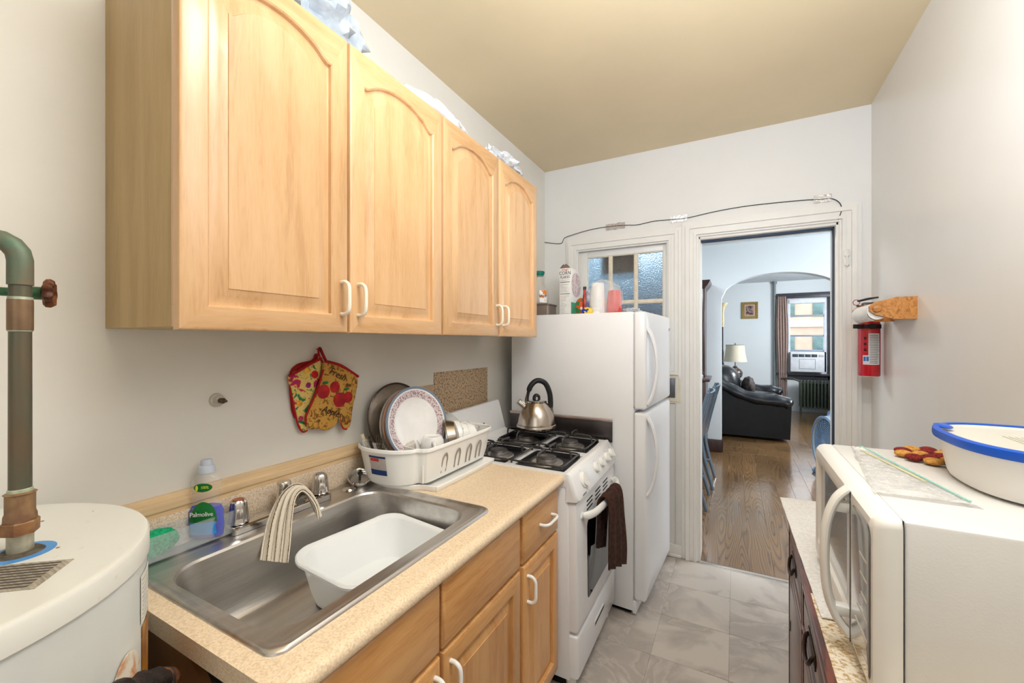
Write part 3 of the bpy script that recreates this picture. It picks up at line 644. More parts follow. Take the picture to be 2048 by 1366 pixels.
# oval access cover with rust
def fn(u, v):
    a = 2*PI*u; q = v; aa = .80+.12*q*math.cos(a)*1.0; z = .868+.045*q*math.sin(a)
    return (hc[0]+(.279+.006*(1-q))*math.cos(aa), hc[1]+(.279+.006*(1-q))*math.sin(aa), z)
obj('access_cover', G().grid(fn, 28, 5, .002), rusty('rusty_white', (214, 206, 190), (190, 112, 30), .48, .60, 22), t, 'rust stained oval cover')
for k in range(26):
    a = R.random()*6.28; q = .08+.17*R.random(); c = (hc[0]+q*math.cos(a), hc[1]+q*math.sin(a)); rr_ = .0012+.0022*R.random()
    if (c[0]-pc_[0])**2+(c[1]-pc_[1])**2 < .0016: continue
    obj('rust_fleck', G().lathe([(0, 1.0526), (rr_, 1.0526), (rr_*.8, 1.0530), (0, 1.0531)], (c[0], c[1], 0), n=7), M('rust_fleck%d' % (k % 3), ((150, 104, 60), (196, 160, 110), (110, 92, 74))[k % 3], .8), t)
# corroded relief pipe low on the tank
t2 = thing('corroded_pipe', 'blackened corroded pipe fitting at front of the water heater', 'pipe', (-.76, .27, .80))
pts = [(-.700, .205, .895), (-.722, .235, .885), (-.752, .268, .862), (-.780, .297, .838), (-.800, .318, .818)]
obj('pipe', G().tube(spline(pts, 5), [.017+.003*math.sin(i*1.3) for i in range(21)], 16), M('corroded', (44, 36, 34), .5, .3, var=.5, vs=40, bump=.6, bs=60), t2)
obj('pipe_end', G().tube([(-.798, .316, .820), (-.812, .331, .808), (-.822, .342, .799)], [.018, .016, .010], 14), rusty('rust_end', (150, 96, 60), (60, 36, 30), .4, .6, 60), t2)
# copper pipe rising out of the heater
t = thing('copper_pipe', 'weathered copper water pipe with green elbow rising from the heater', 'pipe', (pc_[0], pc_[1], 1.053))
cop = M('old_copper', (112, 92, 72), .45, .45, var=.2, vs=14, col2=(92, 96, 80), stretch=(1, 1, .5), bump=.05, bs=50, detail=6)
verd = M('verdigris', (88, 120, 100), .55, .25, var=.3, vs=24, col2=(116, 104, 84), bump=.1, bs=70, detail=6)
px_, py_ = pc_
PK = .69
def pl(prof, nm, m, lb=None, n=32, ring=None): return obj(nm, G().lathe([(r*PK, z) for r, z in prof], (px_, py_, 0), n=n, ring=ring), m, t, lb)
pl([(.017, 1.10), (.0165, 1.40), (.0165, 1.48)], 'pipe', cop)
pl([(.0165, 1.056), (.0195, 1.056), (.0195, 1.085), (.0165, 1.085)], 'nipple', M('galvanised', (168, 162, 142), .4, .5, var=.25, vs=40), 'pale galvanised nipple')
def hexr(a, z): return 1.0/math.cos(((a+PI/6) % (PI/3))-PI/6)*.94
pl([(.018, 1.082), (.026, 1.082), (.0265, 1.098), (.024, 1.100)], 'union_nut', rusty('rust_brass', (118, 76, 48), (150, 110, 66), .4, .6, 30), None, 48, hexr)
pl([(.018, 1.098), (.0245, 1.10), (.024, 1.108), (.022, 1.112), (.022, 1.137), (.0245, 1.139), (.017, 1.142)], 'adapter', rusty('brown_brass', (112, 78, 54), (140, 110, 76), .4, .6, 26))
pl([(.017, 1.140), (.019, 1.1405), (.0185, 1.145), (.017, 1.146)], 'solder_ring', M('solder', (176, 184, 160), .5, .3, var=.2, vs=80))
pl([(.016, 1.372), (.0188, 1.372), (.0190, 1.376), (.0190, 1.412), (.0188, 1.416), (.016, 1.416)], 'coupling', M('copper_coupling', (128, 102, 78), .4, .5, var=.15, vs=30))
pl([(.0165, 1.370), (.0182, 1.3705), (.0182, 1.3735), (.0165, 1.374)], 'solder_ring', M('solder', (176, 184, 160), .5, .3))
pl([(.0165, 1.4155), (.0182, 1.416), (.0182, 1.4195), (.0165, 1.42)], 'solder_ring', M('solder', (176, 184, 160), .5, .3))
ed = Vector((-.62, -.78, 0)); c0 = Vector((px_, py_, 1.472))
pts = [c0+Vector((0, 0, -.035)), c0+Vector((0, 0, -.012)), c0]+[c0+ed*(.030*(1-math.cos(a)))+Vector((0, 0, .030*math.sin(a))) for a in (.4, .8, 1.2, PI/2)]+[c0+ed*.05+Vector((0, 0, .03)), c0+ed*.075+Vector((0, 0, .03))]
obj('elbow', G().tube(pts, [.0133]*len(pts), 20), verd, t, 'green elbow fitting')
obj('horizontal_pipe', G().cyl(c0+ed*.06+Vector((0, 0, .03)), c0+ed*.5+Vector((0, 0, .03)), .0115, n=20), cop, t)
# valve with hand wheel behind it
t = thing('gate_valve', 'rusty handwheel valve on a green copper pipe behind the upright pipe', 'valve', (-.97, .18, 1.42))
vd = Vector((.38, .925, 0)); vc = Vector((-.95, .232, 1.431))-vd*.056
obj('valve_body', G().cyl(vc-vd*.30, vc-vd*.02, .0105, n=18), verd, t)
obj('stem', G().cyl(vc-vd*.02, vc+vd*.052, .0065, n=12).cyl(vc+vd*.035, vc+vd*.048, .010, n=12), M('green_stem', (60, 96, 66), .5, .4, var=.3, vs=60), t)
def wave(a, z): return 1+.10*math.cos(a*7)
hw = M('rusty_wheel', (74, 40, 26), .5, .4, var=.3, vs=60, col2=(130, 76, 40), bump=.2, bs=90)
obj('hand_wheel', G().lathe([(.014, .051), (.017, .050), (.0205, .053), (.021, .058), (.0185, .062), (.0148, .059), (.014, .051)], vc, vd, n=56, ring=wave), hw, t)
g = G()
sd = vd.cross(Vector((0, 0, 1)))
for k in range(5):
    a = 2*PI*k/5; e = sd*math.cos(a)+Vector((0, 0, 1))*math.sin(a); g.cyl(vc+vd*.052, vc+vd*.056+e*.016, .0026, n=8)
g.cyl(vc+vd*.046, vc+vd*.060, .006, n=12); obj('spokes', g, hw, t)
# pipe stub in the wall
t = thing('pipe_stub', 'capped pipe stub sticking out of the wall above the sink', 'pipe', (LX, .612, 1.198))
obj('escutcheon', G().lathe([(0, 0), (.019, 0), (.018, .006), (.013, .009), (.012, .020), (0, .021)], (LX, .612, 1.198), (1, 0, 0), 24), M('stub_paint', (198, 190, 178), .5, var=.1, vs=50), t)
obj('nipple', G().lathe([(.007, .02), (.0075, .034), (.006, .036), (.0035, .037), (.0035, .048), (0, .049)], (LX, .612, 1.198), (1, 0, 0), 14), M('stub_brass', (84, 70, 52), .4, .6), t)
# granite-look panels on the wall
gm = M('granite_laminate', (70, 52, 38), .5, vs=120, col2=(206, 178, 144), detail=3, lo=.34, hi=.50)
single('wall_panel', 'large speckled brown laminate panel fixed to the wall above the stove', 'panel', G().box((LX, 1.53, .97), (LX+.004, 2.0, 1.211), .001), gm, (LX, 1.77, 1.1))
single('wall_panel', 'small tan laminate offcut on the wall behind the upright plates', 'panel', G().box((LX, 1.42, .98), (LX+.003, 1.524, 1.157), .001), M('tan_offcut', (196, 168, 132), .5, var=.1, vs=90), (LX, 1.47, 1.06))
# ================================================================ STOVE
t = thing('stove', 'white gas stove with four burners and towel-hung oven door', 'stove', (-.83, 1.515, 0), local=True, rot=(math.radians(1.5), 0, 0))
WD = .556
obj('body', G().box((-.38, 0, .05), (.268, WD, .80), .004), white_m, t)
obj('dark_base', G().box((-.30, .03, .0), (.25, WD-.03, .05)), dark_m, t)
for y in (.04, WD-.04):
    for x in (-.3, .24): obj('leg', G().cyl((x+.02, y, -.012 if y < .3 else -.014), (x+.02, y, .05), .018, .022, 12), plastic_w, t)
g = G()
# cooktop with two sunken wells
wells = [(-.232, .022, .245, .252), (-.232, .300, .245, .530)]
g.box((-.38, -.002, .80), (-.232, WD+.002, .850), .0).box((.245, -.002, .80), (.268, WD+.002, .850)).box((-.232, -.002, .80), (.245, .022, .850)).box((-.232, .252, .80), (.245, .300, .850)).box((-.232, .530, .80), (.245, WD+.002, .850)).box((-.232, .022, .80), (.245, .530, .836)).box((-.016, .022, .80), (.026, .530, .850))
obj('cooktop', g, white_m, t)
gr_m = M('grate_iron', (52, 50, 50), .32, var=.2, vs=60, coat=.3)
for (x0, y0, x1, y1) in wells:
    for wx0, wx1 in ((x0, -.016), (.026, x1)):
        W_ = [[(x, y, z) for x, y in rrect((wx0+wx1)/2, (y0+y1)/2, (wx1-wx0)/2-i, (y1-y0)/2-i, .035, 4)] for i, z in ((.002, .8505), (.002, .853), (.008, .853), (.012, .840), (.03, .8385))]
        obj('well', G().loops(W_, False, True), black_m, t)
    yc = (y0+y1)/2
    for xc in (x0+.12, x1-.12):
        bn = obj('burner', G().lathe([(0, .8395), (.068, .8395), (.064, .843), (.046, .842), (.04, .843), (.038, .856), (.036, .858), (.0, .858)], (xc, yc, 0), n=32), M('burner_alu', (170, 166, 162), .35, .8, var=.1), t)
        obj('burner_cap', G().lathe([(0, .858), (.037, .858), (.039, .861), (.037, .866), (.03, .868), (0, .869)], (xc, yc, 0), n=32), M('burner_cap', (92, 88, 88), .4, .6, var=.15, vs=60), bn)
    gt = obj('grate', G().tube([(x, y, .862) for x, y in rrect((x0+x1)/2, yc, (x1-x0)/2-.012, (y1-y0)/2-.012, .022, 4)], .0042, 8, closed=True), gr_m, t)
    obj('grate_bar', G().cyl(((x0+x1)/2, y0+.012, .862), ((x0+x1)/2, y1-.012, .862), .0042, n=8), gr_m, gt)
    for xc in (x0+.12, x1-.12):
        for (sx, sy) in ((1, 0), (-1, 0), (0, 1), (0, -1)):
            ex = (x1-.012-xc if xc > (x0+x1)/2 else (x0+x1)/2-xc) if sx > 0 else ((x0+.012-xc) if xc < (x0+x1)/2 else (x0+x1)/2-xc)
            e = (xc+ex, yc) if sx else (xc, yc+sy*((y1-y0)/2-.012))
            m_ = (xc+sx*.030, yc+sy*.030); p1 = (e[0], e[1])
            g = G().tube(spline([(p1[0], p1[1], .862), (p1[0]-sx*.004, p1[1]-sy*.004, .892), (p1[0]-sx*.02, p1[1]-sy*.02, .899), (m_[0], m_[1], .899), (m_[0]-sx*.006, m_[1]-sy*.006, .886)], 4), .0042, 8); obj('grate_finger', g, gr_m, gt)
    for cx in (x0+.014, x1-.014, (x0+x1)/2):
        for cy in (y0+.014, y1-.014): obj('grate_foot', G().cyl((cx, cy, .850), (cx, cy, .862), .004, n=6), gr_m, gt)
# back guard, sloped
obj('back_guard', G().prism([(-.38, -.002, .85), (-.30, -.002, .85), (-.315, -.002, .862), (-.352, -.002, 1.0), (-.360, -.002, 1.012), (-.38, -.002, 1.012)], (0, WD+.004, 0)), white_m, t)
for y in (.30, .335):
    for k, dz in ((0, 0), (1, .014)):
        p = Vector((-.3275, 0, .905+dz)); obj('vent_slot', G().box((-.331-(dz+.0)*.27, y, .902+dz), (-.3225-dz*.27, y+.026, .907+dz)), dark_m, t)
# control panel
pr = [(.262, .852), (.272, .850), (.285, .838), (.310, .775), (.314, .756), (.308, .748), (.262, .745)]
def PL(y, i): return [(x-(i if x > .28 else 0), y, z) for x, z in pr]
g = G().loops([PL(-.004, .012), PL(0, .004), PL(.006, 0), PL(WD-.006, 0), PL(WD, .004), PL(WD+.004, .012)]); obj('control_panel', g, white_m, t)
nv = Vector((.065, 0, .026)).normalized()
for k, y in enumerate((.092, .262, .345, .425, .5)):
    c = Vector((.298, y, .805)); r = .030 if k == 0 else .022
    kb = obj('knob', G().lathe([(r, 0), (r, .004), (r*.96, .007), (r*.82, .008), (r*.78, .013), (r*.6, .015), (0, .015)] if k == 0 else [(r, 0), (r*.98, .005), (r*.9, .010), (r*.7, .013), (0, .014)], c, nv, 32), plastic_w, t)
    q = Vector((0, 1, 0)).cross(nv)
    g = G(); a = c+nv*.013; u_ = q*.006 if k else Vector((0, 1, 0))*.0055; v_ = Vector((0, 1, 0))*r*.75 if k == 0 and False else q*r*.78; u_ = Vector((0, 1, 0))*.0055
    g.prism([a-u_-v_, a+u_-v_, a+u_+v_, a-u_+v_], nv*.006); obj('knob_grip', g, plastic_w, kb)
    obj('pointer_mark', G().cyl(c+q*(r+.008)*-1+nv*.001, c+q*(r+.008)*-1+nv*.0016, .002, n=8), M('grey_print', (150, 150, 150), .6), t)
for k in range(6):
    obj('print_mark', G().box((.3135, .045+k*.007, .760), (.3146, .050+k*.007, .765+.002*(k % 2))), M('grey_print', (150, 150, 150), .6), t)
# oven door
def DL(y0, y1, z0, z1, x0, x1, r=.01): 
    def L(i, x): return [(x, y, z) for y, z in rrect((y0+y1)/2, (z0+z1)/2, (y1-y0)/2-i, (z1-z0)/2-i, r, 4)]
    return G().loops([L(0, x0), L(0, x1-.012), L(.003, x1-.004), L(.010, x1)])
d = obj('oven_door', DL(.004, WD-.004, .236, .740, .268, .303), white_m, t)
obj('window', DL(.115, .45, .30, .635, .300, .3045, .02), M('oven_glass', (14, 14, 16), .05, spec=.7, var=.05), d, 'black glass window')
for gk, y in enumerate((.12, .235, .35)):
    for k in range(3): obj('vent_slot', G().prism([(.3028, y+.0, .672+.017*k), (.3028, y+.075, .672+.017*k), (.3028, y+.075, .678+.017*k), (.3028, y, .678+.017*k)], (.001, 0, 0)), dark_m, d)
pts = spline([(.300, .060, .676), (.322, .064, .678), (.342, .10, .680), (.352, .18, .680), (.356, .28, .680), (.352, .38, .680), (.342, .455, .680), (.322, .495, .678), (.300, .498, .676)], 5)
obj('handle', G().tube(pts, .0165, 14, flat=.62, up=(1, 0, 0)), plastic_w, d)
dr = obj('drawer', DL(.004, WD-.004, .055, .226, .268, .303), white_m, t)
obj('handle_recess', DL(.20, .36, .125, .175, .298, .3055, .02), plastic_w, dr)
# steel splash guard between stove and fridge
t2 = thing('splash_guard', 'dark steel splash strip standing between stove top and fridge', 'splash guard', (-.7, 2.068, .865))
obj('sheet', G().box((-1.12, 2.068, .85), (-.542, 2.073, .958), .001), M('dark_steel', (84, 78, 78), .28, .9, var=.3, vs=8), t2)
obj('top_rail', G().box((-1.12, 2.060, .954), (-.542, 2.073, .968), .002), M('pink_steel', (188, 168, 162), .3, .8), t2)
# brown oven towel hung over the handle
brn = M('brown_towel', (50, 28, 20), .95, vs=60, col2=(74, 44, 32), bump=.6, bs=200)
rows = [((-.508, 1.685, .50), (-.502, 1.80, .46)), ((-.503, 1.68, .60), (-.498, 1.82, .58)), ((-.500, 1.675, .69), (-.494, 1.83, .695)), ((-.478, 1.675, .722), (-.472, 1.85, .724)), ((-.452, 1.675, .700), (-.446, 1.86, .698)), ((-.446, 1.665, .60), (-.438, 1.875, .58)), ((-.444, 1.655, .50), (-.430, 1.885, .45)), ((-.444, 1.66, .435), (-.430, 1.88, .365))]
tw = thing('oven_towel', 'dark brown quilted towel draped over the oven door handle', 'towel', (-.46, 1.76, .70))
obj('towel', cloth(rows, 40, fold=.006, nf=3, thick=.006, seed=2), brn, tw)
g = G()
# ================================================================ KETTLE
kx, ky, kz = -.895, 1.93, .9145
t = thing('kettle', 'brushed stainless whistling kettle with black handle on the rear burner', 'kettle', (kx, ky, kz))
ksteel = M('kettle_steel', (190, 180, 170), .22, 1., var=.05, vs=30, stretch=(1, 1, .1))
obj('body', G().lathe([(0, 0), (.088, 0), (.098, .004), (.102, .012), (.100, .020), (.0955, .023), (.0955, .026), (.094, .032), (.090, .055), (.082, .082), (.070, .106), (.058, .124), (.050, .132), (.049, .134)], (kx, ky, kz), n=56), ksteel, t)
ld = obj('lid', G().lathe([(.0, .134), (.052, .134), (.053, .137), (.050, .140), (.040, .1425), (.02, .147), (0, .148)], (kx, ky, kz), n=40), chrome_m, t)
e = Vector((.80, .60, 0)).normalized(); K = Vector((kx, ky, kz))
ar = [K-e*.012+Vector((0, 0, .145)), K-e*.010+Vector((0, 0, .160)), K+Vector((0, 0, .168)), K+e*.012+Vector((0, 0, .160)), K+e*.014+Vector((0, 0, .145))]
obj('lid_loop', G().tube(spline(ar, 4), .006, 10, flat=1.6), rubber_m, ld)
sp_ = K-e*.058+Vector((0, 0, .108)); obj('spout', G().tube([K-e*.045+Vector((0, 0, .09)), sp_, sp_-e*.026+Vector((0, 0, .022))], [.022, .018, .015], 16), ksteel, t)
obj('whistle_cap', G().tube([sp_-e*.022+Vector((0, 0, .018)), sp_-e*.036+Vector((0, 0, .030))], [.019, .018], 16), chrome_m, t)
hp = spline([K-e*.048+Vector((0, 0, .128)), K-e*.046+Vector((0, 0, .165)), K-e*.030+Vector((0, 0, .215)), K+e*.004+Vector((0, 0, .242)), K+e*.045+Vector((0, 0, .228)), K+e*.068+Vector((0, 0, .18)), K+e*.074+Vector((0, 0, .13)), K+e*.073+Vector((0, 0, .105))], 5)
obj('handle', G().tube(hp, [.008]*8+[.0135]*(len(hp)-8), 14, up=(e.y, -e.x, 0), flat=1.15), rubber_m, t, 'black grip')
obj('handle_bracket', G().tube([K-e*.052+Vector((0, 0, .118)), K-e*.052+Vector((0, 0, .15)), K-e*.042+Vector((0, 0, .19))], [.008, .008, .006], 10).tube([K+e*.077+Vector((0, 0, .115)), K+e*.080+Vector((0, 0, .085)), K+e*.085+Vector((0, 0, .062))], [.012, .011, .005], 10), chrome_m, t)
# ================================================================ FRIDGE
t = thing('fridge', 'white top-freezer fridge between the stove and the end wall', 'fridge', (-.443, 2.083, 0), rz=math.radians(-3), local=True)
obj('body', G().box((-.70, 0, .03), (0, .61, 1.503), .004), fridge_m, t)
obj('feet', G().box((-.62, .03, 0), (-.02, .08, .03)).box((-.62, .53, 0), (-.02, .58, .03)), dark_m, t)
obj('kick_plate', G().box((-.005, .004, .016), (.012, .606, .078), .003), fridge_m, t)
obj('hinge_pin', G().cyl((.03, .012, .078), (.03, .012, .092), .006, n=10), plastic_w, t)
def fdoor(z0, z1):
    def L(i, x, bulge=0):
        o = []
        for y, z in rrect(.305, (z0+z1)/2, .305-i, (z1-z0)/2-i, .012, 4):
            o.append((x+bulge*(1-((y-.305)/.305)**2), y, z))
        return o
    d = obj('door', G().loops([L(.003, .006), L(0, .010), L(0, .050), L(.004, .056, .004), L(.012, .060, .008), L(.10, .060, .008)]), fridge_m, t)
    obj('gasket', G().box((-.001, .008, z0+.012), (.008, .60, z1-.012)), gasket_m, d)
    return d
d1 = fdoor(1.022, 1.503); d2 = fdoor(.086, 1.006)
def fhandle(d, z0, z1, top):
    n = 14; pts = []
    for i in range(n+1):
        u = i/n; s_ = math.sin(PI*u)**.7; pts.append((.062+.040*s_, .030+.02*s_, z0+(z1-z0)*u))
    obj('handle', G().tube(pts, [.014+.004*abs(1-2*i/n) for i in range(n+1)], 12, flat=.55, up=(1, 0, 0)), fridge_m, d)
fhandle(d1, 1.045, 1.42, 1); fhandle(d2, .60, .985, 0)
obj('badge', G().box((.061, .555, 1.42), (.0635, .585, 1.435), .001), M('badge_grey', (140, 140, 144), .4, .5), d1)
# ================================================================ THINGS ON THE FRIDGE
FT = 1.5035
t = thing('tin_box', 'grey-brown rectangular tin under the glass carafe on the fridge', 'tin', (-1.07, 2.34, FT))
obj('tin', G().box((-1.16, 2.28, FT), (-.985, 2.42, FT+.078), .006), M('taupe_tin', (134, 120, 110), .4, .3, var=.06), t)
obj('rim', G().box((-1.163, 2.277, FT+.068), (-.982, 2.423, FT+.080), .003), M('taupe_rim', (110, 96, 88), .4, .3), t)
cx, cy, cz = -1.07, 2.34, FT+.081
t = thing('juice_carafe', 'clear juice carafe with green screw cap standing on the tin', 'carafe', (cx, cy, cz))
glass_m = M('clear_pet', (220, 216, 206), .08, alpha=.34, spec=1., var=.02)
obj('carafe', G().lathe([(0, .002), (.052, .002), (.060, .008), (.063, .03), (.062, .055), (.054, .09), (.036, .125), (.027, .145), (.026, .168), (.029, .172), (.029, .18)], (cx, cy, cz), n=40), glass_m, t)
obj('cap', G().lathe([(0, .174), (.029, .174), (.036, .190), (.0365, .200), (.034, .203), (0, .203)], (cx, cy, cz), n=36, ring=lambda a, z: 1+.02*math.cos(18*a)), M('green_cap', (4, 116, 100), .4), t)
def fn(u, v): a = -1.05+.75*u; r = .0637-.004*max(0, v-.6); return (cx+r*math.cos(a), cy+r*math.sin(a), cz+.006+.075*v)
obj('label', G().grid(fn, 10, 4, .0005), M('orange_label', (232, 128, 40), .5, vs=30, col2=(240, 240, 238), lo=.45, hi=.5), t, 'white and orange label')
text('lettering', 'Simply', .024, M('ink', (50, 46, 60), .6), t, (cx+.048, cy-.046, cz+.048), (.72, .69, 0), (0, 0, 1), .8, .15)
# cereal box
bx, by = -.905, 2.36
t = thing('cereal_box', 'open corn flakes carton with narrow side facing the camera', 'box', (bx, by, FT))
cb = M('cereal_white', (236, 232, 226), .5)
obj('carton', G().box((bx-.035, by, FT), (bx+.035, by+.19, FT+.295), .001), cb, t)
obj('flap', G().prism([(bx-.035, by+.0, FT+.295), (bx+.035, by, FT+.295), (bx, by+.02, FT+.325)], (0, .003, 0)).prism([(bx-.035, by, FT+.295), (bx-.035, by+.19, FT+.295), (bx-.02, by+.17, FT+.322), (bx-.02, by+.02, FT+.322)], (.001, 0, 0)), M('carton_inside', (128, 108, 98), .8), t, 'grey-brown open top flaps')
ink = M('black_ink', (26, 24, 26), .6); inkr = M('red_ink', (190, 30, 40), .6)
yy = by-.0006
text('lettering', "Kellogg's", .015, inkr, t, (bx, yy, FT+.285), (1, 0, 0), (0, 0, 1), .8, .2)
text('lettering', 'CORN', .030, ink, t, (bx, yy, FT+.264), (1, 0, 0), (0, 0, 1), .85)
text('lettering', 'FLAKES', .023, ink, t, (bx, yy, FT+.240), (1, 0, 0), (0, 0, 1), .80)
g = G(); g.box((bx-.031, by-.0008, FT+.209), (bx+.031, by, FT+.212)).box((bx-.031, by-.0008, FT+.138), (bx+.031, by, FT+.141)).box((bx-.031, by-.0008, FT+.222), (bx+.031, by, FT+.223)); obj('print_bar', g, ink, t)
g = G()
for k in range(22):
    z = FT+.010+.0088*k
    if abs(z-FT-.139) < .006: continue
    g.box((bx-.030, by-.0007, z), (bx-.030+.02+.038*R.random(), by, z+.0022))
o = obj('fine_print', g, M('grey_ink', (176, 172, 170), .7), t); o['kind'] = 'stuff'
obj('bowl_picture', G().prism([(bx+.0354, by+.10+.085*math.cos(a), FT+.20+.075*math.sin(a)) for a in [k*PI/12 for k in range(24)]], (.0006, 0, 0)), M('flakes_print', (190, 160, 160), .6, vs=50, col2=(228, 214, 212)), t, 'pinkish bowl picture')
obj('green_panel', G().box((bx+.035, by+.01, FT+.01), (bx+.0358, by+.18, FT+.09)), M('green_print', (20, 140, 96), .5, vs=20, col2=(60, 160, 110)), t)
# snack packets, bottle, cups
t = thing('snack_packet', 'small green and orange snack packet beside the cereal box', 'packet', (-.795, 2.33, FT))
obj('pouch', G().ball((-.795, 2.33, FT+.052), .036, .016, .055, 20, 12), M('packet_print', (216, 84, 30), .35, vs=30, col2=(20, 128, 78), lo=.45, hi=.52), t)
for zc, c_, r_ in ((.07, (224, 96, 60), .014), (.045, (236, 232, 220), .009), (.03, (20, 110, 60), .012)):
    obj('printed_disc', G().lathe([(0, 0), (r_, 0), (r_, .001), (0, .001)], (-.795+(.01 if zc > .04 else -.012), 2.313, FT+zc), (0, -1, 0), 16), M('disc%d' % int(zc*1000), c_, .5), t)
t = thing('sauce_bottle', 'slim red sauce bottle with black cap behind the cup stack', 'bottle', (-.765, 2.31, FT))
obj('bottle', G().lathe([(0, 0), (.012, 0), (.013, .004), (.013, .09), (.010, .12), (.008, .135), (.008, .15)], (-.765, 2.31, FT), n=20), M('red_sauce', (150, 20, 24), .25, vs=40, col2=(214, 70, 20)), t)
obj('cap', G().cyl((-.765, 2.31, FT+.150), (-.765, 2.31, FT+.168), .0095, n=16), black_m, t)
t = thing('bread_packet', 'blue and yellow printed packet in front of the white cups', 'packet', (-.735, 2.26, FT))
obj('pouch', G().ball((-.735, 2.262, FT+.022), .034, .014, .024, 20, 12), M('blue_yellow', (30, 60, 160), .4, vs=26, col2=(240, 200, 60), lo=.48, hi=.5), t)
t = thing('blue_flag_packet', 'narrow blue packet standing left of white cup stack', 'packet', (-.745, 2.30, FT))
obj('card', G().box((-.752, 2.30, FT), (-.733, 2.306, FT+.145), .001), M('blue_card', (40, 90, 170), .5, vs=18, col2=(230, 232, 236), lo=.4, hi=.6), t)
t = thing('cup_stack', 'stack of white foam cups in a clear bag on the fridge', 'cups', (-.69, 2.31, FT), group='cup stacks on the fridge')
for k in range(7): obj('cup', G().lathe([(.046-.0003*k, .0+.014*k), (.047-.0003*k, .004+.014*k), (.036, .095+.014*k), (.034, .098+.014*k), (0, .098+.014*k)], (-.69, 2.31, FT), n=28), plastic_w, t)
t = thing('cup_stack', 'stack of red plastic cups at right end of fridge-top clutter', 'cups', (-.60, 2.33, FT), group='cup stacks on the fridge')
redc = M('red_cup', (214, 62, 54), .35)
for k in range(6): obj('cup', G().lathe([(.042, .0+.012*k), (.043, .003+.012*k), (.034, .075+.012*k), (.031, .078+.012*k), (0, .078+.012*k)], (-.60, 2.33, FT), n=28), redc, t)
bag('clear_bag', 'clear crinkled bag wrapped round the cup stacks on the fridge', (-.655, 2.315, FT+.004), .105, .068, .108, M('clear_wrap', (240, 236, 232), .15, alpha=.22, bump=.9, bs=40, spec=1.), 21, .12, fr=3)
bag('crumpled_bag', 'small crumpled clear bag with teal print at front right of fridge top', (-.52, 2.38, FT), .055, .06, .022, M('teal_wrap', (232, 236, 240), .2, alpha=.6, vs=14, col2=(60, 180, 190), lo=.62, hi=.66, bump=.8, bs=50), 31, .3, fr=5)
# ================================================================ DISH RACK AND DISHES
rack_m = M('rack_plastic', (242, 240, 236), .38, var=.01)
t = thing('drain_board', 'white sloping drain board under the dish rack', 'drain board', (-1.06, 1.3, .8465))
op = spline([(p[0], p[1], 0) for p in ((-.885, 1.14), (-.886, 1.33), (-.892, 1.49), (-.905, 1.507), (-.96, 1.508), (-1.15, 1.508), (-1.20, 1.50), (-1.212, 1.4), (-1.212, 1.15), (-1.20, 1.105), (-1.15, 1.075), (-1.07, 1.062), (-1.0, 1.072), (-.95, 1.105), (-.92, 1.112), (-.895, 1.117))], 5, True)
def OF(P, s_, z, c=(-1.05, 1.29)): return [(c[0]+(p[0]-c[0])*s_, c[1]+(p[1]-c[1])*(1-(1-s_)*.6), z) for p in P]
obj('board', G().loops([OF(op, .97, .8468), OF(op, 1.0, .856), OF(op, 1.0, .864), OF(op, .985, .866), OF(op, .97, .858), OF(op, .9, .855)], True, True), rack_m, t)
t = thing('dish_rack', 'white plastic dish rack with cutlery cup on the drain board', 'dish rack', (-1.06, 1.3, .866))
rp = spline([(p[0], p[1], 0) for p in ((-.912, 1.13), (-.914, 1.30), (-.918, 1.48), (-.930, 1.535), (-.97, 1.56), (-1.08, 1.562), (-1.18, 1.555), (-1.206, 1.52), (-1.212, 1.35), (-1.212, 1.13), (-1.198, 1.065), (-1.14, 1.025), (-1.07, 1.018), (-1.0, 1.032), (-.958, 1.065), (-.947, 1.088), (-.925, 1.098))], 5, True)
obj('basket_wall', G().loops([OF(rp, .84, .868), OF(rp, .90, .900), OF(rp, .985, .984), OF(rp, 1.0, .986), OF(rp, 1.01, .981), OF(rp, 1.018, .981), OF(rp, 1.013, .990), OF(rp, .995, .993), OF(rp, .972, .989), OF(rp, .965, .980), OF(rp, .885, .900), OF(rp, .83, .874)], False, False), rack_m, t)
obj('basket_floor', G().loops([OF(rp, .835, .868), OF(rp, .835, .873)]), rack_m, t)
g = G().grid(lambda u, v: (-.935-.255*u, 1.105+.025*math.sin(PI*u)+.012*u, .872+.108*v), 20, 4, .004); obj('cutlery_divider', g, rack_m, t)
for y in (1.205, 1.285, 1.36, 1.43):
    def arch(u, yc=y):
        a = PI*u; return (0, yc+.015*math.cos(a), 0)
    pts = [(-.932, y-.013, .885), (-.926, y-.014, .915), (-.920, y-.012, .94), (-.9165, y, .954), (-.920, y+.012, .94), (-.926, y+.014, .915), (-.932, y+.013, .885)]
    pts = [(x+.002, yq, z) for x, yq, z in pts]
    obj('side_slot', G().tube(spline(pts, 3), .0038, 8, flat=.35, up=(1, 0, 0)), M('slot_shade', (150, 140, 132), .5), t)
for k in range(7): obj('rib', G().box((-1.17, 1.16+.05*k, .874), (-.96, 1.166+.05*k, .895), .001), rack_m, t)
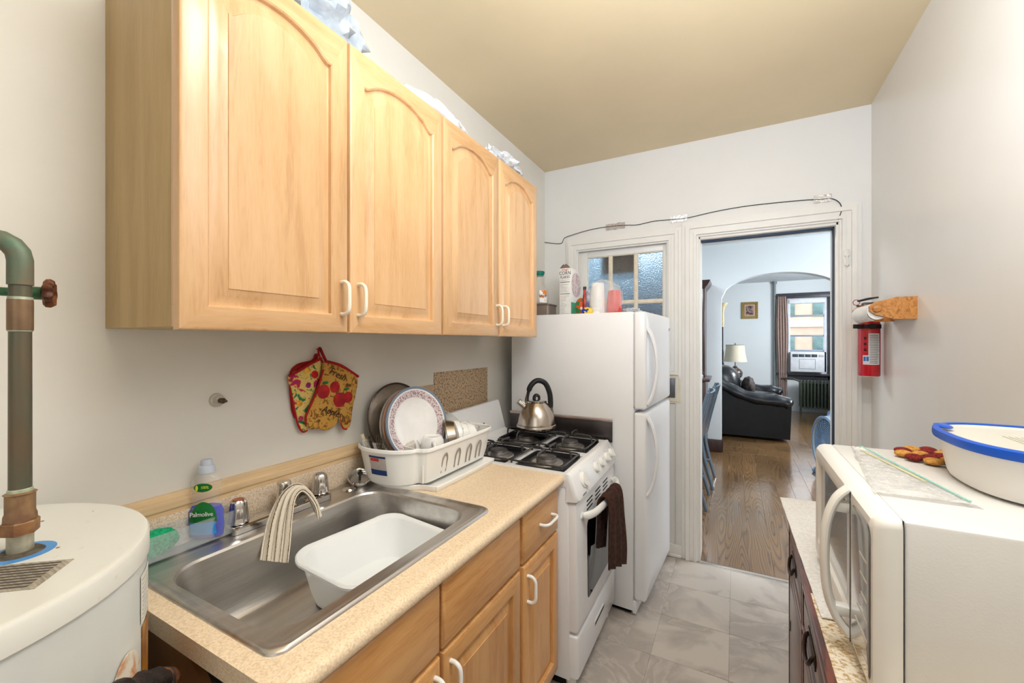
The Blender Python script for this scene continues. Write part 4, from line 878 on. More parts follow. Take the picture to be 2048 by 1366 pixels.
# sticker on the cutlery cup
st = M('sticker_grey', (186, 176, 172), .5, var=.1, vs=80)
def onrack(u0, u1, z0, z1, mat, nm, off=.0016, lb=None):
    def fn(u, v):
        i = u0+(u1-u0)*u; z = z0+(z1-z0)*v; n = len(rp); j = int(i) % n; q = i-int(i); p = rp[j].lerp(rp[(j+1) % n], q)
        s_ = .90+(.985-.90)*(z-.9)/.084; x = -1.05+(p.x+1.05)*s_; y = 1.29+(p.y-1.29)*(1-(1-s_)*.6)
        d = Vector((x+1.08, y-1.2, 0)).normalized()*off; return (x+d.x, y+d.y, z)
    return obj(nm, G().grid(fn, 10, 4, .0003), mat, t, lb)
onrack(57.5, 62.5, .902, .968, st, 'sticker', .0016, 'price sticker with red and blue print')
onrack(57.5, 62.5, .902, .920, M('sticker_blue', (20, 50, 110), .5), 'sticker_band', .0022)
onrack(57.5, 62.5, .962, .968, M('sticker_blue', (20, 50, 110), .5), 'sticker_band', .0022)
onrack(58.0, 60.6, .950, .960, M('sticker_red', (200, 60, 56), .5), 'sticker_badge', .0024)
# plates
def disc_thing(nm, label, cat, c, nrm, grp=None):
    q = Vector((0, 0, 1)).rotation_difference(Vector(nrm).normalized())
    o = thing(nm, label, cat, c, local=True, group=grp, rot=q.to_euler()); return o
pw = M('plate_white', (240, 238, 236), .15, coat=.4)
def plate(label, c, n, r, rim, grp, inner=None, decor=None):
    o = disc_thing('plate', label, 'plate', c, n, grp)
    obj('dish', G().lathe([(0, -.008), (r*.58, -.008), (r*.66, -.002), (r, .010), (r*1.003, .012), (r*.995, .0135), (r*.93, .0115), (r*.68, .002), (r*.60, -.003), (0, -.004)], n=64), pw, o)
    obj('rim_band', G().lathe([(r*.94, .0122), (r*.985, .0142), (r*1.004, .0134), (r*1.007, .011), (r*1.0, .0095)], n=64), rim, o)
    if decor: obj('printed_border', G().lathe([(r*.72, .0042), (r*.90, .0113), (r*.90, .0117), (r*.72, .0046)], n=64), decor, o)
    return o
nn = (.93, -.17, .22)
flr = M('flower_border', (216, 204, 206), .3, vs=170, col2=(160, 124, 128), lo=.52, hi=.56, detail=1)
P0 = Vector((-1.055, 1.205, 1.048)); nv_ = Vector(nn).normalized()
plate('white plate with blue-grey rim and pink flower border, front of the stack', P0, nn, .138, M('blue_rim', (116, 130, 150), .3), 'plates upright in the dish rack', None, flr)
plate('white plate with thin copper rim second in the upright stack', P0-nv_*.022, nn, .137, M('copper_rim', (176, 128, 104), .3), 'plates upright in the dish rack')
plate('grey-rimmed plate third in the upright stack, behind copper rim', P0-nv_*.042, nn, .136, M('grey_rim', (168, 160, 150), .3), 'plates upright in the dish rack')
o = disc_thing('round_lid', 'large dull metal pan lid leaning on the wall behind the plates', 'lid', (-1.176, 1.235, 1.055), (.96, -.12, .16))
obj('lid_disc', G().lathe([(0, .012), (.05, .011), (.13, .003), (.134, 0), (.0, -.0)], n=56), M('hammered_grey', (128, 116, 104), .4, .6, var=.12, vs=30, bump=.1, bs=60), o)
obj('rolled_rim', G().tube([(.136*math.cos(a), .136*math.sin(a), .002) for a in [k*2*PI/56 for k in range(56)]], .0032, 8, closed=True), M('rim_steel', (96, 84, 76), .25, .9), o)
# glass bowl behind the mug
o = disc_thing('glass_bowl', 'clear frosted glass bowl tipped against the plates', 'bowl', (-1.03, 1.30, .985), (.55, -.45, .70))
obj('bowl', G().lathe([(.03, -.045), (.06, -.04), (.085, -.01), (.094, .04), (.096, .04), (.087, -.012), (.06, -.044), (.03, -.05)], n=44), M('glass_pale', (228, 232, 222), .12, alpha=.42, spec=1.), o)
o = disc_thing('glass_cup', 'small clear glass cup lying behind the cutlery', 'cup', (-1.07, 1.165, .958), (.3, -.2, .93))
obj('cup', G().lathe([(.03, .03), (.036, .01), (.040, -.03), (.042, -.03), (.038, .012), (.03, .034), (0, .034)], n=30), M('glass_amber', (220, 206, 190), .1, alpha=.4, spec=1.), o)
# mug upside down
t = thing('mug', 'plain white mug upside down in the dish rack', 'mug', (-.985, 1.215, .912))
obj('cup', G().lathe([(.040, 0), (.042, .002), (.042, .06), (.040, .08), (.034, .094), (.030, .096), (.027, .0945), (0, .094)], (-.985, 1.215, .912), n=36), pw, t)
obj('handle', G().tube(spline([(-.958, 1.184, .992), (-.940, 1.170, .987), (-.929, 1.16, .962), (-.936, 1.166, .935), (-.956, 1.183, .928)], 4), .006, 10, flat=1.3), pw, t)
# bowls tipped on edge
o = disc_thing('metal_bowl', 'steel mixing bowl on edge behind the flowered bowls', 'bowl', (-1.00, 1.335, .978), (-.78, -.55, -.20))
obj('bowl', G().lathe([(0, -.045), (.03, -.044), (.055, -.03), (.068, 0), (.073, .002), (.073, .006), (.067, .006), (.05, -.026), (.0, -.04)], n=40), ksteel, o)
flw = M('tiny_flowers', (240, 238, 236), .18, vs=60, col2=(130, 130, 150), lo=.70, hi=.72, coat=.3)
for k, (c, lb) in enumerate((((-.985, 1.378, .978), 'white bowl with tiny flower sprigs, nearer the mug'), ((-.980, 1.425, .968), 'white bowl with tiny flower sprigs, nearer the stove'))):
    o = disc_thing('bowl', lb, 'bowl', c, (-.74, -.50, -.40), 'flowered bowls in the rack')
    obj('bowl', G().lathe([(0, -.048), (.028, -.048), (.03, -.044), (.055, -.02), (.068, .012), (.070, .012), (.056, -.024), (.0, -.050)][::1], n=40), flw, o)
t = thing('patterned_cup', 'white cup with red flower print at stove end of the rack', 'cup', (-1.03, 1.49, .93))
obj('cup', G().lathe([(.036, 0), (.038, .002), (.046, .07), (.047, .071), (.045, .071), (.0, .01)], (-1.03, 1.49, .93), (.1, .3, 1), n=32), M('red_flowers', (240, 234, 230), .2, vs=34, col2=(180, 40, 40), lo=.62, hi=.65), t)
# cutlery
cut = M('cutlery_steel', (150, 140, 128), .2, 1., var=.15, vs=60)
def fork(i, base, tip, lb):
    B_ = Vector(base); T = Vector(tip); d = (T-B_).normalized(); s_ = d.cross(Vector((.6, -.7, .3))).normalized()
    o = thing('fork', lb, 'fork', base); m_ = B_.lerp(T, .62)
    obj('handle', G().tube([B_, B_.lerp(T, .3), m_], [.005, .003, .0025], 8, flat=.5), cut, o)
    obj('neck', G().tube([m_, B_.lerp(T, .70), B_.lerp(T, .74)], [.0025, .009, .011], 8, flat=.25, up=d.cross(s_)), cut, o)
    for k in (-1.5, -.5, .5, 1.5): obj('tine', G().tube([B_.lerp(T, .73)+s_*k*.005, B_.lerp(T, .88)+s_*k*.006, T+s_*k*.006], [.0018, .0016, .0008], 6), cut, o)
fork(0, (-1.13, 1.085, .880), (-1.060, 1.048, 1.022), 'steel fork leaning right in the cutlery cup')
fork(1, (-1.11, 1.075, .880), (-1.090, 1.055, 1.032), 'steel fork standing in the middle of the cutlery cup')
for k, (b0, b1, lb) in enumerate((((-1.12, 1.085, .88), (-1.175, 1.055, 1.025), 'spoon handle with ivory patterned end at left of the cutlery cup'), ((-1.10, 1.09, .88), (-1.155, 1.065, 1.015), 'knife handle leaning left in the cutlery cup'), ((-1.09, 1.08, .88), (-1.135, 1.05, 1.008), 'short spoon handle between knife and forks'))):
    o = thing(('spoon', 'knife', 'spoon')[k], lb, ('spoon', 'knife', 'spoon')[k], b0)
    obj('handle', G().tube([b0, Vector(b0).lerp(Vector(b1), .6), b1], [.003, .003, .0075], 8, flat=.6), (M('ivory', (206, 192, 160), .4, var=.3, vs=200), cut, cut)[k], o)
    obj('working_end', G().ball(b0, .012, .012, .006, 12, 8), cut, o)
# ================================================================ OVEN MITTS
def puff(pts, x, th, seed=0, back=False):
    """stuffed flat shape on the wall: outline given as (y, z); puffs out to +x"""
    P = spline([(0, a, b) for a, b in pts], 4, True); n = len(P); cy_ = sum(p.y for p in P)/n; cz_ = sum(p.z for p in P)/n; ls = []
    for i, (k, h) in enumerate(((.99, 0), (1, .25), (.985, .6), (.95, .9), (.86, 1.05), (.7, 1.12), (.45, 1.15), (.2, 1.15))):
        ls.append([(x+th*h*(1+.25*mn.noise(Vector((p.y*30, p.z*30, seed+k*3)))), cy_+(p.y-cy_)*k, cz_+(p.z-cz_)*k) for p in P])
    return G().loops(ls)
def trim_tube(pts, x, r): return G().tube(spline([(x, a, b) for a, b in pts], 5), r, 8)
red_m = M('red_binding', (168, 16, 22), .8, var=.12, vs=60, bump=.3, bs=120)
def mitt_print(name, base, c1, c2, c3, sc):
    m = bpy.data.materials.new(name); m.use_nodes = True; nt = m.node_tree; N = nt.nodes; L = nt.links; p = N['Principled BSDF']
    tc = N.new('ShaderNodeTexCoord'); n = N.new('ShaderNodeTexNoise'); n.inputs['Scale'].default_value = sc; n.inputs['Detail'].default_value = 4; n.inputs['Distortion'].default_value = .8
    L.new(tc.outputs['Object'], n.inputs['Vector']); cr = N.new('ShaderNodeValToRGB'); e = cr.color_ramp.elements
    e[0].position = .38; e[0].color = lin(c1); e[1].position = .43; e[1].color = lin(base); x = e.new(.56); x.color = lin(base); x = e.new(.60); x.color = lin(c2); x = e.new(.68); x.color = lin(c3)
    L.new(n.outputs[0], cr.inputs[0]); L.new(cr.outputs[0], p.inputs['Base Color']); p.inputs['Roughness'].default_value = .85; return m
gold = mitt_print('gold_fruit_print', (202, 152, 68), (132, 86, 26), (168, 112, 40), (96, 58, 20), 46)
flo = mitt_print('flower_print', (226, 196, 112), (16, 120, 72), (206, 40, 52), (168, 40, 110), 34)
MR = [(.931,1.289),(.995,1.27),(1.063,1.23),(1.058,1.171),(1.045,1.126),(1.035,1.069),(1.025,1.05),(1.002,1.052),(.99,1.077),(.983,1.098),(.971,1.072),(.952,1.06),(.929,1.058),(.902,1.069),(.877,1.072),(.858,1.092),(.858,1.118),(.877,1.157),(.902,1.207),(.918,1.256)]
ML = [(.919,1.297),(.876,1.279),(.811,1.252),(.815,1.208),(.827,1.155),(.841,1.094),(.855,1.071),(.871,1.072),(.867,1.116),(.893,1.181),(.919,1.244)]
MB = [(.92,1.31),(.909,1.315),(.895,1.295),(.842,1.283),(.818,1.25),(.822,1.163),(.828,1.128),(.842,1.112),(.862,1.172),(.904,1.264)]
t = thing('oven_mitt', 'plain red oven mitt mostly hidden behind the flowered mitt', 'mitt', (LX, .87, 1.2), group='oven mitts hanging on the wall')
obj('glove', puff(MB, LX+.002, .006), red_m, t)
t = thing('oven_mitt', 'flower-print oven mitt with red binding at left of the hanging pair', 'mitt', (LX+.01, .87, 1.2), group='oven mitts hanging on the wall')
obj('glove', puff(ML, LX+.011, .008, 3), flo, t)
obj('cuff_binding', trim_tube([(.808, 1.249), (.85, 1.268), (.88, 1.283), (.922, 1.300)], LX+.018, .0048), red_m, t)
obj('side_binding', trim_tube([(.812, 1.245), (.818, 1.19), (.838, 1.10), (.855, 1.068), (.872, 1.068)], LX+.014, .003), red_m, t)
for k, (a, b, r, c) in enumerate(((.895, 1.248, .013, (206, 30, 40)), (.872, 1.215, .009, (150, 40, 110)), (.868, 1.262, .012, (236, 180, 70)), (.845, 1.112, .008, (176, 40, 96)), (.842, 1.16, .010, (230, 160, 60)))):
    obj('printed_flower', G().ball((LX+.021, a, b), .0015, r, r, 14, 8, lambda d, k=k: 1+.2*mn.noise(d*4+Vector((k, 0, 0)))), M('petal%d' % k, c, .85, var=.25, vs=90), t)
t = thing('oven_mitt', 'apple-print oven mitt reading Fresh Apples, at right of the hanging pair', 'mitt', (LX+.024, .95, 1.17), group='oven mitts hanging on the wall')
obj('glove', puff(MR, LX+.022, .010, 7), gold, t)
obj('cuff_binding', trim_tube([(.928, 1.290), (.965, 1.281), (1.0, 1.268), (1.065, 1.229)], LX+.030, .0048), red_m, t)
obj('side_binding', trim_tube([(.92, 1.262), (.90, 1.205), (.877, 1.157), (.857, 1.118), (.857, 1.092)], LX+.030, .0032), red_m, t)
obj('thumb_binding', trim_tube([(.983, 1.100), (.990, 1.078), (1.0, 1.053), (1.015, 1.048)], LX+.030, .003), red_m, t)
apm = M('apple_red', (150, 16, 30), .8, var=.35, vs=30, col2=(196, 40, 34), lo=.4, hi=.7)
for a, b, r in ((.918, 1.190, .024), (.962, 1.201, .020), (.982, 1.155, .026), (1.016, 1.160, .020)): obj('printed_apple', G().ball((LX+.0345, a, b), .0015, r, r*.98, 20, 8), apm, t)
for a, b in ((.925, 1.219), (1.01, 1.19)): obj('printed_leaf', G().ball((LX+.035, a, b), .001, .012, .005, 12, 6), M('leaf_green', (40, 110, 50), .8), t)
brownink = M('brown_ink', (66, 36, 20), .8)
text('lettering', 'Fresh', .034, brownink, t, (LX+.0362, .972, 1.243), (0, 1, -.5), (0, .5, 1), .95, .25)
text('lettering', 'Apples', .032, brownink, t, (LX+.0362, .950, 1.118), (0, 1, -.45), (0, .45, 1), .95, .25)
t = thing('mitt_hook_loop', 'red fabric hanging loop holding the oven mitts on a nail', 'loop', (LX+.02, .918, 1.31))
obj('loop', G().tube(spline([(LX+.020, .926, 1.286), (LX+.02, .912, 1.31), (LX+.014, .914, 1.331), (LX+.012, .921, 1.333), (LX+.02, .927, 1.31), (LX+.022, .94, 1.284)], 5), .005, 8, flat=.5), red_m, t)
obj('nail', G().cyl((LX, .918, 1.33), (LX+.02, .918, 1.332), .002, n=8), black_m, t)
# ================================================================ RIGHT WALL: EXTINGUISHER AND PAPER TOWEL
ex, ey = .572, 2.60
t = thing('fire_extinguisher', 'red fire extinguisher with white label on right wall beside the door', 'fire extinguisher', (ex, ey, 1.19))
exr = M('extinguisher_red', (196, 10, 34), .25, var=.03, coat=.5)
obj('cylinder', G().lathe([(0, 1.19), (.040, 1.19), (.042, 1.194), (.042, 1.44), (.039, 1.46), (.028, 1.478), (.018, 1.486), (0, 1.488)], (ex, ey, 0), n=48), exr, t)
obj('base_ring', G().lathe([(.0, 1.187), (.038, 1.187), (.040, 1.192), (0, 1.192)], (ex, ey, 0), n=40), M('pale_ring', (214, 190, 190), .5), t)
def exl(a0, a1, z0, z1, mat, nm, r=.0425, lb=None):
    return obj(nm, G().grid(lambda u, v: (ex+r*math.cos(a0+(a1-a0)*u), ey+r*math.sin(a0+(a1-a0)*u), z0+(z1-z0)*v), 12, 2, .0003), mat, t, lb)
exl(-1.85, -.75, 1.245, 1.395, M('label_pale', (222, 220, 218), .5), 'label', .0425, 'white instruction label')
exl(-2.35, -1.80, 1.245, 1.290, M('label_pale', (222, 220, 218), .5), 'label', .0425)
for k in range(17): exl(-1.75, -.85-.2*R.random(), 1.252+.0082*k, 1.255+.0082*k, M('grey_ink2', (120, 118, 120), .7), 'print_line', .0430)
for a in (-2.28, -2.02): exl(a, a+.2, 1.262, 1.283, M('pict_blue', (50, 110, 190), .5), 'pictogram', .0432)
for k in range(3): exl(-2.25, -2.02, 1.31+.028*k, 1.322+.028*k, M('pict_black', (60, 10, 16), .5), 'pictogram', .0430)
obj('strap', G().lathe([(.0425, 1.418), (.045, 1.418), (.045, 1.438), (.0425, 1.438)], (ex, ey, 0), n=40), rubber_m, t)
obj('strap_clip', G().box((ex-.068, ey-.036, 1.419), (ex-.030, ey-.028, 1.439), .002).box((ex-.008, ey-.052, 1.417), (ex+.016, ey-.044, 1.441), .002), rubber_m, t)
obj('valve', G().cyl((ex, ey, 1.484), (ex, ey, 1.515), .017, n=18).box((ex-.028, ey-.02, 1.51), (ex+.03, ey+.02, 1.545), .005), black_m, t)
obj('lever', G().tube([(ex-.045, ey-.03, 1.552), (ex-.01, ey-.005, 1.562), (ex+.035, ey+.02, 1.570)], [.010, .012, .009], 10, flat=.5, up=(0, 0, 1)), black_m, t)
obj('carry_handle', G().tube([(ex-.05, ey-.03, 1.528), (ex-.01, ey-.01, 1.522), (ex+.03, ey+.01, 1.518)], [.009, .011, .009], 10, flat=.5, up=(0, 0, 1)), black_m, t)
obj('pull_pin', G().tube([(ex-.055+.013*math.cos(a), ey-.03, 1.545+.013*math.sin(a)) for a in [k*PI/8 for k in range(16)]], .0016, 6, closed=True), M('pin_red', (150, 30, 40), .4), t)
t = thing('paper_towel_holder', 'golden oak paper towel holder screwed to the right wall', 'holder', (RX, 2.3, 1.49))
for y0, nm in ((2.186, 'near'), (2.455, 'far')):
    pts = [(RX, y0, 1.446), (.560, y0, 1.446), (.500, y0, 1.466), (.482, y0, 1.482), (.482, y0, 1.500), (.500, y0, 1.516), (.566, y0, 1.534), (RX, y0, 1.534)]
    obj('side_arm', G().prism(pts, (0, .016, 0)), oak_m, t)
obj('back_board', G().box((RX-.014, 2.202, 1.450), (RX, 2.455, 1.530), .002), oak_m, t)
obj('dowel_knob', G().lathe([(0, 0), (.013, .0), (.016, .005), (.013, .011), (0, .013)], (.505, 2.187, 1.490), (0, -1, 0), 20), oak_m, t)
t = thing('paper_towel_roll', 'nearly used white paper towel roll on the oak holder', 'paper towel', (.505, 2.33, 1.486))
obj('roll', G().tube([(.512, 2.204, 1.480), (.512, 2.453, 1.480)], .034, 28), M('paper', (238, 236, 232), .9, bump=.3, bs=120, var=.01), t)
obj('core', G().tube([(.512, 2.2028, 1.480), (.512, 2.2042, 1.480)], .018, 20), M('card_core', (70, 58, 52), .8), t)
obj('loose_sheet', G().grid(lambda u, v: (.512-.0345*math.cos(-.2+1.6*u)-.004*u, 2.206+.245*v, 1.480-.0345*math.sin(-.2+1.6*u)-.004*u), 10, 2, .001), M('paper', (238, 236, 232), .9), t)
# ================================================================ DRESSER, MATS, MICROWAVE
t = thing('dresser', 'dark red-brown wooden dresser under the microwave along the right wall', 'dresser', (.150, 1.742, 0), rz=math.radians(-1.2), local=True)
W2 = 1.22; DZ = .80
obj('carcass', G().box((.028, -W2, .04), (.455, 0, .775), .003), walnut_m, t)
obj('top', G().box((0, -W2-.01, .775), (.458, .003, DZ), .006), walnut_m, t)
obj('plinth', G().box((.03, -W2+.02, 0), (.44, -.02, .04)), mahog_m, t)
obj('top_rail', G().box((.018, -W2, .745), (.028, 0, .775), .002), walnut_m, t)
def dpanel(y0, y1, z0, z1, nm):
    def L(i, x): return [(x+.016, y0+i, z0+i), (x+.016, y1-i, z0+i), (x+.016, y1-i, z1-i), (x+.016, y0+i, z1-i)]
    return obj(nm, G().loops([L(0, .012), L(0, .002), L(.004, -.003), L(.016, -.003), L(.019, .003), L(.026, .003), L(.038, -.002)]), walnut_m, t)
for y0, y1 in ((-.40, -.012), (-.80, -.412), (-1.19, -.812)):
    d = dpanel(y0, y1, .60, .735, 'drawer'); yc = (y0+y1)/2
    bm_ = M('aged_bronze', (64, 50, 42), .35, .8, var=.2, vs=60)
    obj('back_plate', G().box((.0115, yc-.055, .655), (.014, yc+.055, .690), .001), bm_, d)
    obj('pull', G().tube(spline([(.012, yc-.042, .678), (.006, yc-.044, .670), (.002, yc-.03, .652), (.001, yc, .646), (.002, yc+.03, .652), (.006, yc+.044, .670), (.012, yc+.042, .678)], 4), .0045, 8), bm_, d)
    d = dpanel(y0, y1, .07, .59, 'door')
    obj('lock_plate', G().box((.012, y1-.06, .385), (.0145, y1-.045, .415), .001), bm_, d)
def weave(name, c1, c2, sc, st=(1, 1, 1), lo=.42, hi=.6):
    return M(name, c1, .9, vs=sc, col2=c2, lo=lo, hi=hi, bump=.35, bs=sc*1.1, stretch=st)
mat1 = weave('grey_white_weave', (222, 220, 218), (244, 243, 241), 240, (.5, 2.2, 1))
mat2 = weave('gold_white_weave', (196, 162, 108), (238, 230, 214), 150, (1, 1.3, 1), .38, .54)
g = G().grid(lambda u, v: (.139+.35*u+.012*v, 1.745-.30*v-.42*v*(1)+.015*math.sin(u*3), .8055+.001*math.sin(v*40)+.0008*mn.noise(Vector((u*8, v*8, 0)))), 12, 40, .0025)
single('place_mat', 'grey-white woven mat at far end of the dresser top', 'mat', g, mat1, (.3, 1.4, .803))
g = G().grid(lambda u, v: (.146+.35*u, 1.12-.55*v, .8015+.0006*math.sin(v*50)), 12, 30, .002)
single('place_mat', 'gold-flecked woven mat at near end of the dresser top', 'mat', g, mat2, (.3, .8, .801))
# microwave
t = thing('microwave', 'off-white microwave oven standing on the dresser', 'microwave', (.38, 1.04, .81))
mwm = M('microwave_shell', (222, 220, 217), .35, var=.02, vs=8, bump=.03, bs=300)
mwt = M('microwave_front', (230, 228, 223), .3, var=.015, vs=8)
X0, Y0, Y1, Z0, Z1 = .178, .784, 1.30, .822, 1.10
obj('shell', G().box((.212, Y0+.002, Z0+.004), (.60, Y1-.002, Z1-.001), .004), mwm, t)
for fx in (.24, .56):
    for fy in (.82, 1.26): obj('foot', G().cyl((fx, fy, .808), (fx, fy, .827), .012, n=14), rubber_m, t)
# front bezel: rounded at the near end, hollow round the window
def fr_(i, x, r=.014): return [(x, y, z) for y, z in rrect((Y0+Y1)/2, (Z0+Z1)/2, (Y1-Y0)/2-i, (Z1-Z0)/2-i, r, 5)]
wy0, wy1, wz0, wz1 = .955, 1.262, .862, 1.062
def wi_(i, x): return [(x, y, z) for y, z in rrect((wy0+wy1)/2, (wz0+wz1)/2, (wy1-wy0)/2-i, (wz1-wz0)/2-i, .012, 5)]
g = G().loops([fr_(0, .2105), fr_(0, .196, .014), fr_(.003, .186), fr_(.010, .179), fr_(.020, .178), wi_(-.004, .178), wi_(0, .180), wi_(.003, .186)], True, False)
obj('bezel', g, mwt, t)
obj('window_glass', G().box((.186, wy0, wz0), (.1885, wy1, wz1)), M('dark_mirror_glass', (92, 94, 90), .04, spec=1., coat=1., ior=1.7, var=.02), t, 'reflective dark glass')
obj('door_seam', G().box((.1772, .925, Z0+.006), (.1782, .9268, Z1-.008)), dark_m, t)
obj('shell_seam', G().box((.2103, Y0-.0002, Z0), (.2111, Y0+.004, Z1)), dark_m, t)
cy0, cy1, cz0, cz1 = .802, .912, .842, 1.078
obj('control_panel', G().loops([[(x, y, z) for y, z in rrect((cy0+cy1)/2, (cz0+cz1)/2, (cy1-cy0)/2-i_, (cz1-cz0)/2-i_, .016, 5)] for i_, x in ((0, .1775), (.001, .1765), (.003, .1762))], False, True), M('panel_glass', (96, 96, 92), .06, spec=1., coat=1., var=.02), t, 'glossy control panel')
for r_ in range(6):
    obj('panel_print', G().box((.1758, .812, .865+.03*r_), (.1763, .84+.05*R.random(), .869+.03*r_)), M('button_grey', (206, 202, 194), .5), t)
hp = spline([(.178, .938, 1.094), (.160, .938, 1.072), (.147, .938, 1.03), (.143, .938, .97), (.147, .938, .905), (.160, .938, .862), (.178, .938, .835)], 6)
obj('handle', G().tube(hp, .0125, 14, flat=.6, up=(1, 0, 0)), mwt, t)
for z in (1.06, .875): obj('handle_post', G().box((.152, .930, z-.009), (.180, .95, z+.009), .003), mwt, t)
# zip bag, trivet, food container
zb = M('zip_bag', (240, 240, 240), .15, alpha=.35, bump=1., bs=26, spec=1.)
def zf(u, v):
    A = Vector((.205, .90, 0)).lerp(Vector((.245, 1.265, 0)), v); B_ = Vector((.335, .90, 0)).lerp(Vector((.275, 1.25, 0)), v)
    p = A.lerp(B_, u); h = .004+.005*abs(mn.noise(Vector((u*4, v*7, 2))))*(1-abs(2*u-1))+.003*abs(mn.noise(Vector((u*11, v*16, 5)))); return (p.x+.004*mn.noise(Vector((v*9, u*2, 1))), p.y, 1.1+h*(1 if .02 < u < .98 else .3))
t = thing('zip_bag', 'empty clear zip bag lying flat on the microwave', 'bag', (.26, 1.05, 1.101))
obj('bag', G().grid(zf, 24, 40, .0008), zb, t)
obj('zip_strip', G().tube([(.262+.058*u, 1.262-.36*u, 1.1085) for u in [k/12 for k in range(13)]], .0022, 6, flat=.5, up=(0, 0, 1)), M('zip_green', (150, 214, 200), .4, alpha=.85), t, 'pale green zip')
obj('zip_strip', G().tube([(.252+.045*u, 1.215-.22*u, 1.1085) for u in [k/12 for k in range(13)]], .0018, 6, flat=.5, up=(0, 0, 1)), M('zip_yellow', (232, 226, 160), .4, alpha=.85), t, 'pale yellow zip')
t = thing('trivet', 'round crocheted trivet of gold and dark red loops by the container', 'trivet', (.385, 1.245, 1.1005))
gy = M('gold_yarn', (206, 140, 56), .95, vs=160, col2=(232, 176, 92), bump=1, bs=240); ry_ = M('red_yarn', (112, 24, 26), .95, vs=160, col2=(150, 46, 40), bump=1, bs=240)
for r_, n_, sz in ((.062, 12, .016), (.032, 7, .015), (.0, 1, .016)):
    for k in range(n_):
        a = 2*PI*k/n_+r_*9; c = (.390+r_*math.cos(a), 1.225+r_*math.sin(a), 1.108)
        if c[0] < .332 and False: continue
        obj('loop', G().ball(c, sz, sz, .0075, 14, 8), gy if k % 2 else ry_, t)
fc = (.462, 1.05)
t = thing('food_container', 'white translucent oval food container with blue-rimmed lid on the microwave', 'container', (fc[0], fc[1], 1.1005))
def CO(s_, z, n=64, e=2.6, o=0):
    l = []
    for k in range(n):
        a = 2*PI*k/n; c, s = math.cos(a), math.sin(a); l.append((fc[0]+(.120*s_+o)*sgn(c)*abs(c)**(2/e), fc[1]+(.150*s_+o)*sgn(s)*abs(s)**(2/e), z))
    return l
R0 = -.0
obj('tub', G().loops([CO(.80, 1.102), CO(.86, 1.104), CO(.89, 1.112), CO(.985, 1.178), CO(.97, 1.178), CO(.87, 1.114), CO(.80, 1.108)], True, True), M('frosted_tub', (236, 234, 230), .35, var=.01), t)
lm = obj('lid', G().loops([CO(.99, 1.176), CO(.99, 1.185), CO(.955, 1.186), CO(.93, 1.182), CO(.90, 1.1815)], True, True), M('frosted_lid', (228, 226, 216), .3, alpha=.9, var=.02, vs=8), t)
obj('lid_rim', G().loops([CO(1.0, 1.172), CO(1.035, 1.173), CO(1.045, 1.178), CO(1.04, 1.187), CO(1.0, 1.1895), CO(.965, 1.189), CO(.955, 1.185)], False, False), M('lid_blue', (12, 84, 196), .35, var=.04), t, 'bright blue rim')
obj('lid_tab', G().ball((fc[0]-.098, fc[1]+.085, 1.1885), .012, .028, .0035, 16, 8), M('lid_blue', (12, 84, 196), .35), t)
for k in range(5): obj('lid_text', G().box((fc[0]-.03+.008*k, fc[1]-.05, 1.1818), (fc[0]-.026+.008*k, fc[1]+.05, 1.1824)), M('emboss', (206, 204, 190), .4), t)
# ================================================================ DINING ROOM
brd = M('brown_board', (158, 112, 78), .6, var=.1, vs=6)
t = thing('wall_board', 'blurred brown board seen through the frosted panes', 'board', (-.72, 2.98, 1.97))
obj('board', G().box((-.85, BY+.142, 1.84), (-.60, BY+.165, 2.12), .003), brd, t)
t = thing('china_cabinet', 'tall dark mahogany cabinet seen at left through the doorway', 'cabinet', (-.9, 5.4, 0))
obj('base', G().box((-1.5, 5.20, 0), (-.30, 5.68, .90), .006), mahog_m, t)
obj('base_top', G().box((-1.54, 5.16, .90), (-.255, 5.69, .935), .008), mahog_m, t)
obj('hutch_side', G().box((-.345, 5.33, .935), (-.315, 5.68, 1.98), .003), mahog_m, t)
obj('hutch_side', G().box((-1.5, 5.33, .935), (-1.47, 5.68, 1.98), .003), mahog_m, t)
obj('hutch_back', G().box((-1.47, 5.66, .935), (-.345, 5.68, 1.98)), mahog_m, t)
obj('upper_door', G().box((-1.47, 5.325, 1.25), (-.345, 5.345, 1.98), .004), mahog_m, t)
obj('cornice', G().prism([(-.315, 5.33, 1.97), (-.305, 5.32, 1.99), (-.285, 5.30, 2.01), (-.262, 5.27, 2.045), (-.255, 5.26, 2.065), (-1.56, 5.26, 2.065), (-1.53, 5.3, 2.01), (-1.5, 5.33, 1.97)], (0, .42, 0)), mahog_m, t)
obj('shelf_glass_jar', G().lathe([(0, .936), (.03, .936), (.035, .96), (.02, .985), (.0, .99)], (-.36, 5.28, 0), n=16), chrome_m, t)
ch_m = M('slate_lacquer', (96, 112, 126), .22, .2, var=.05, coat=.6)
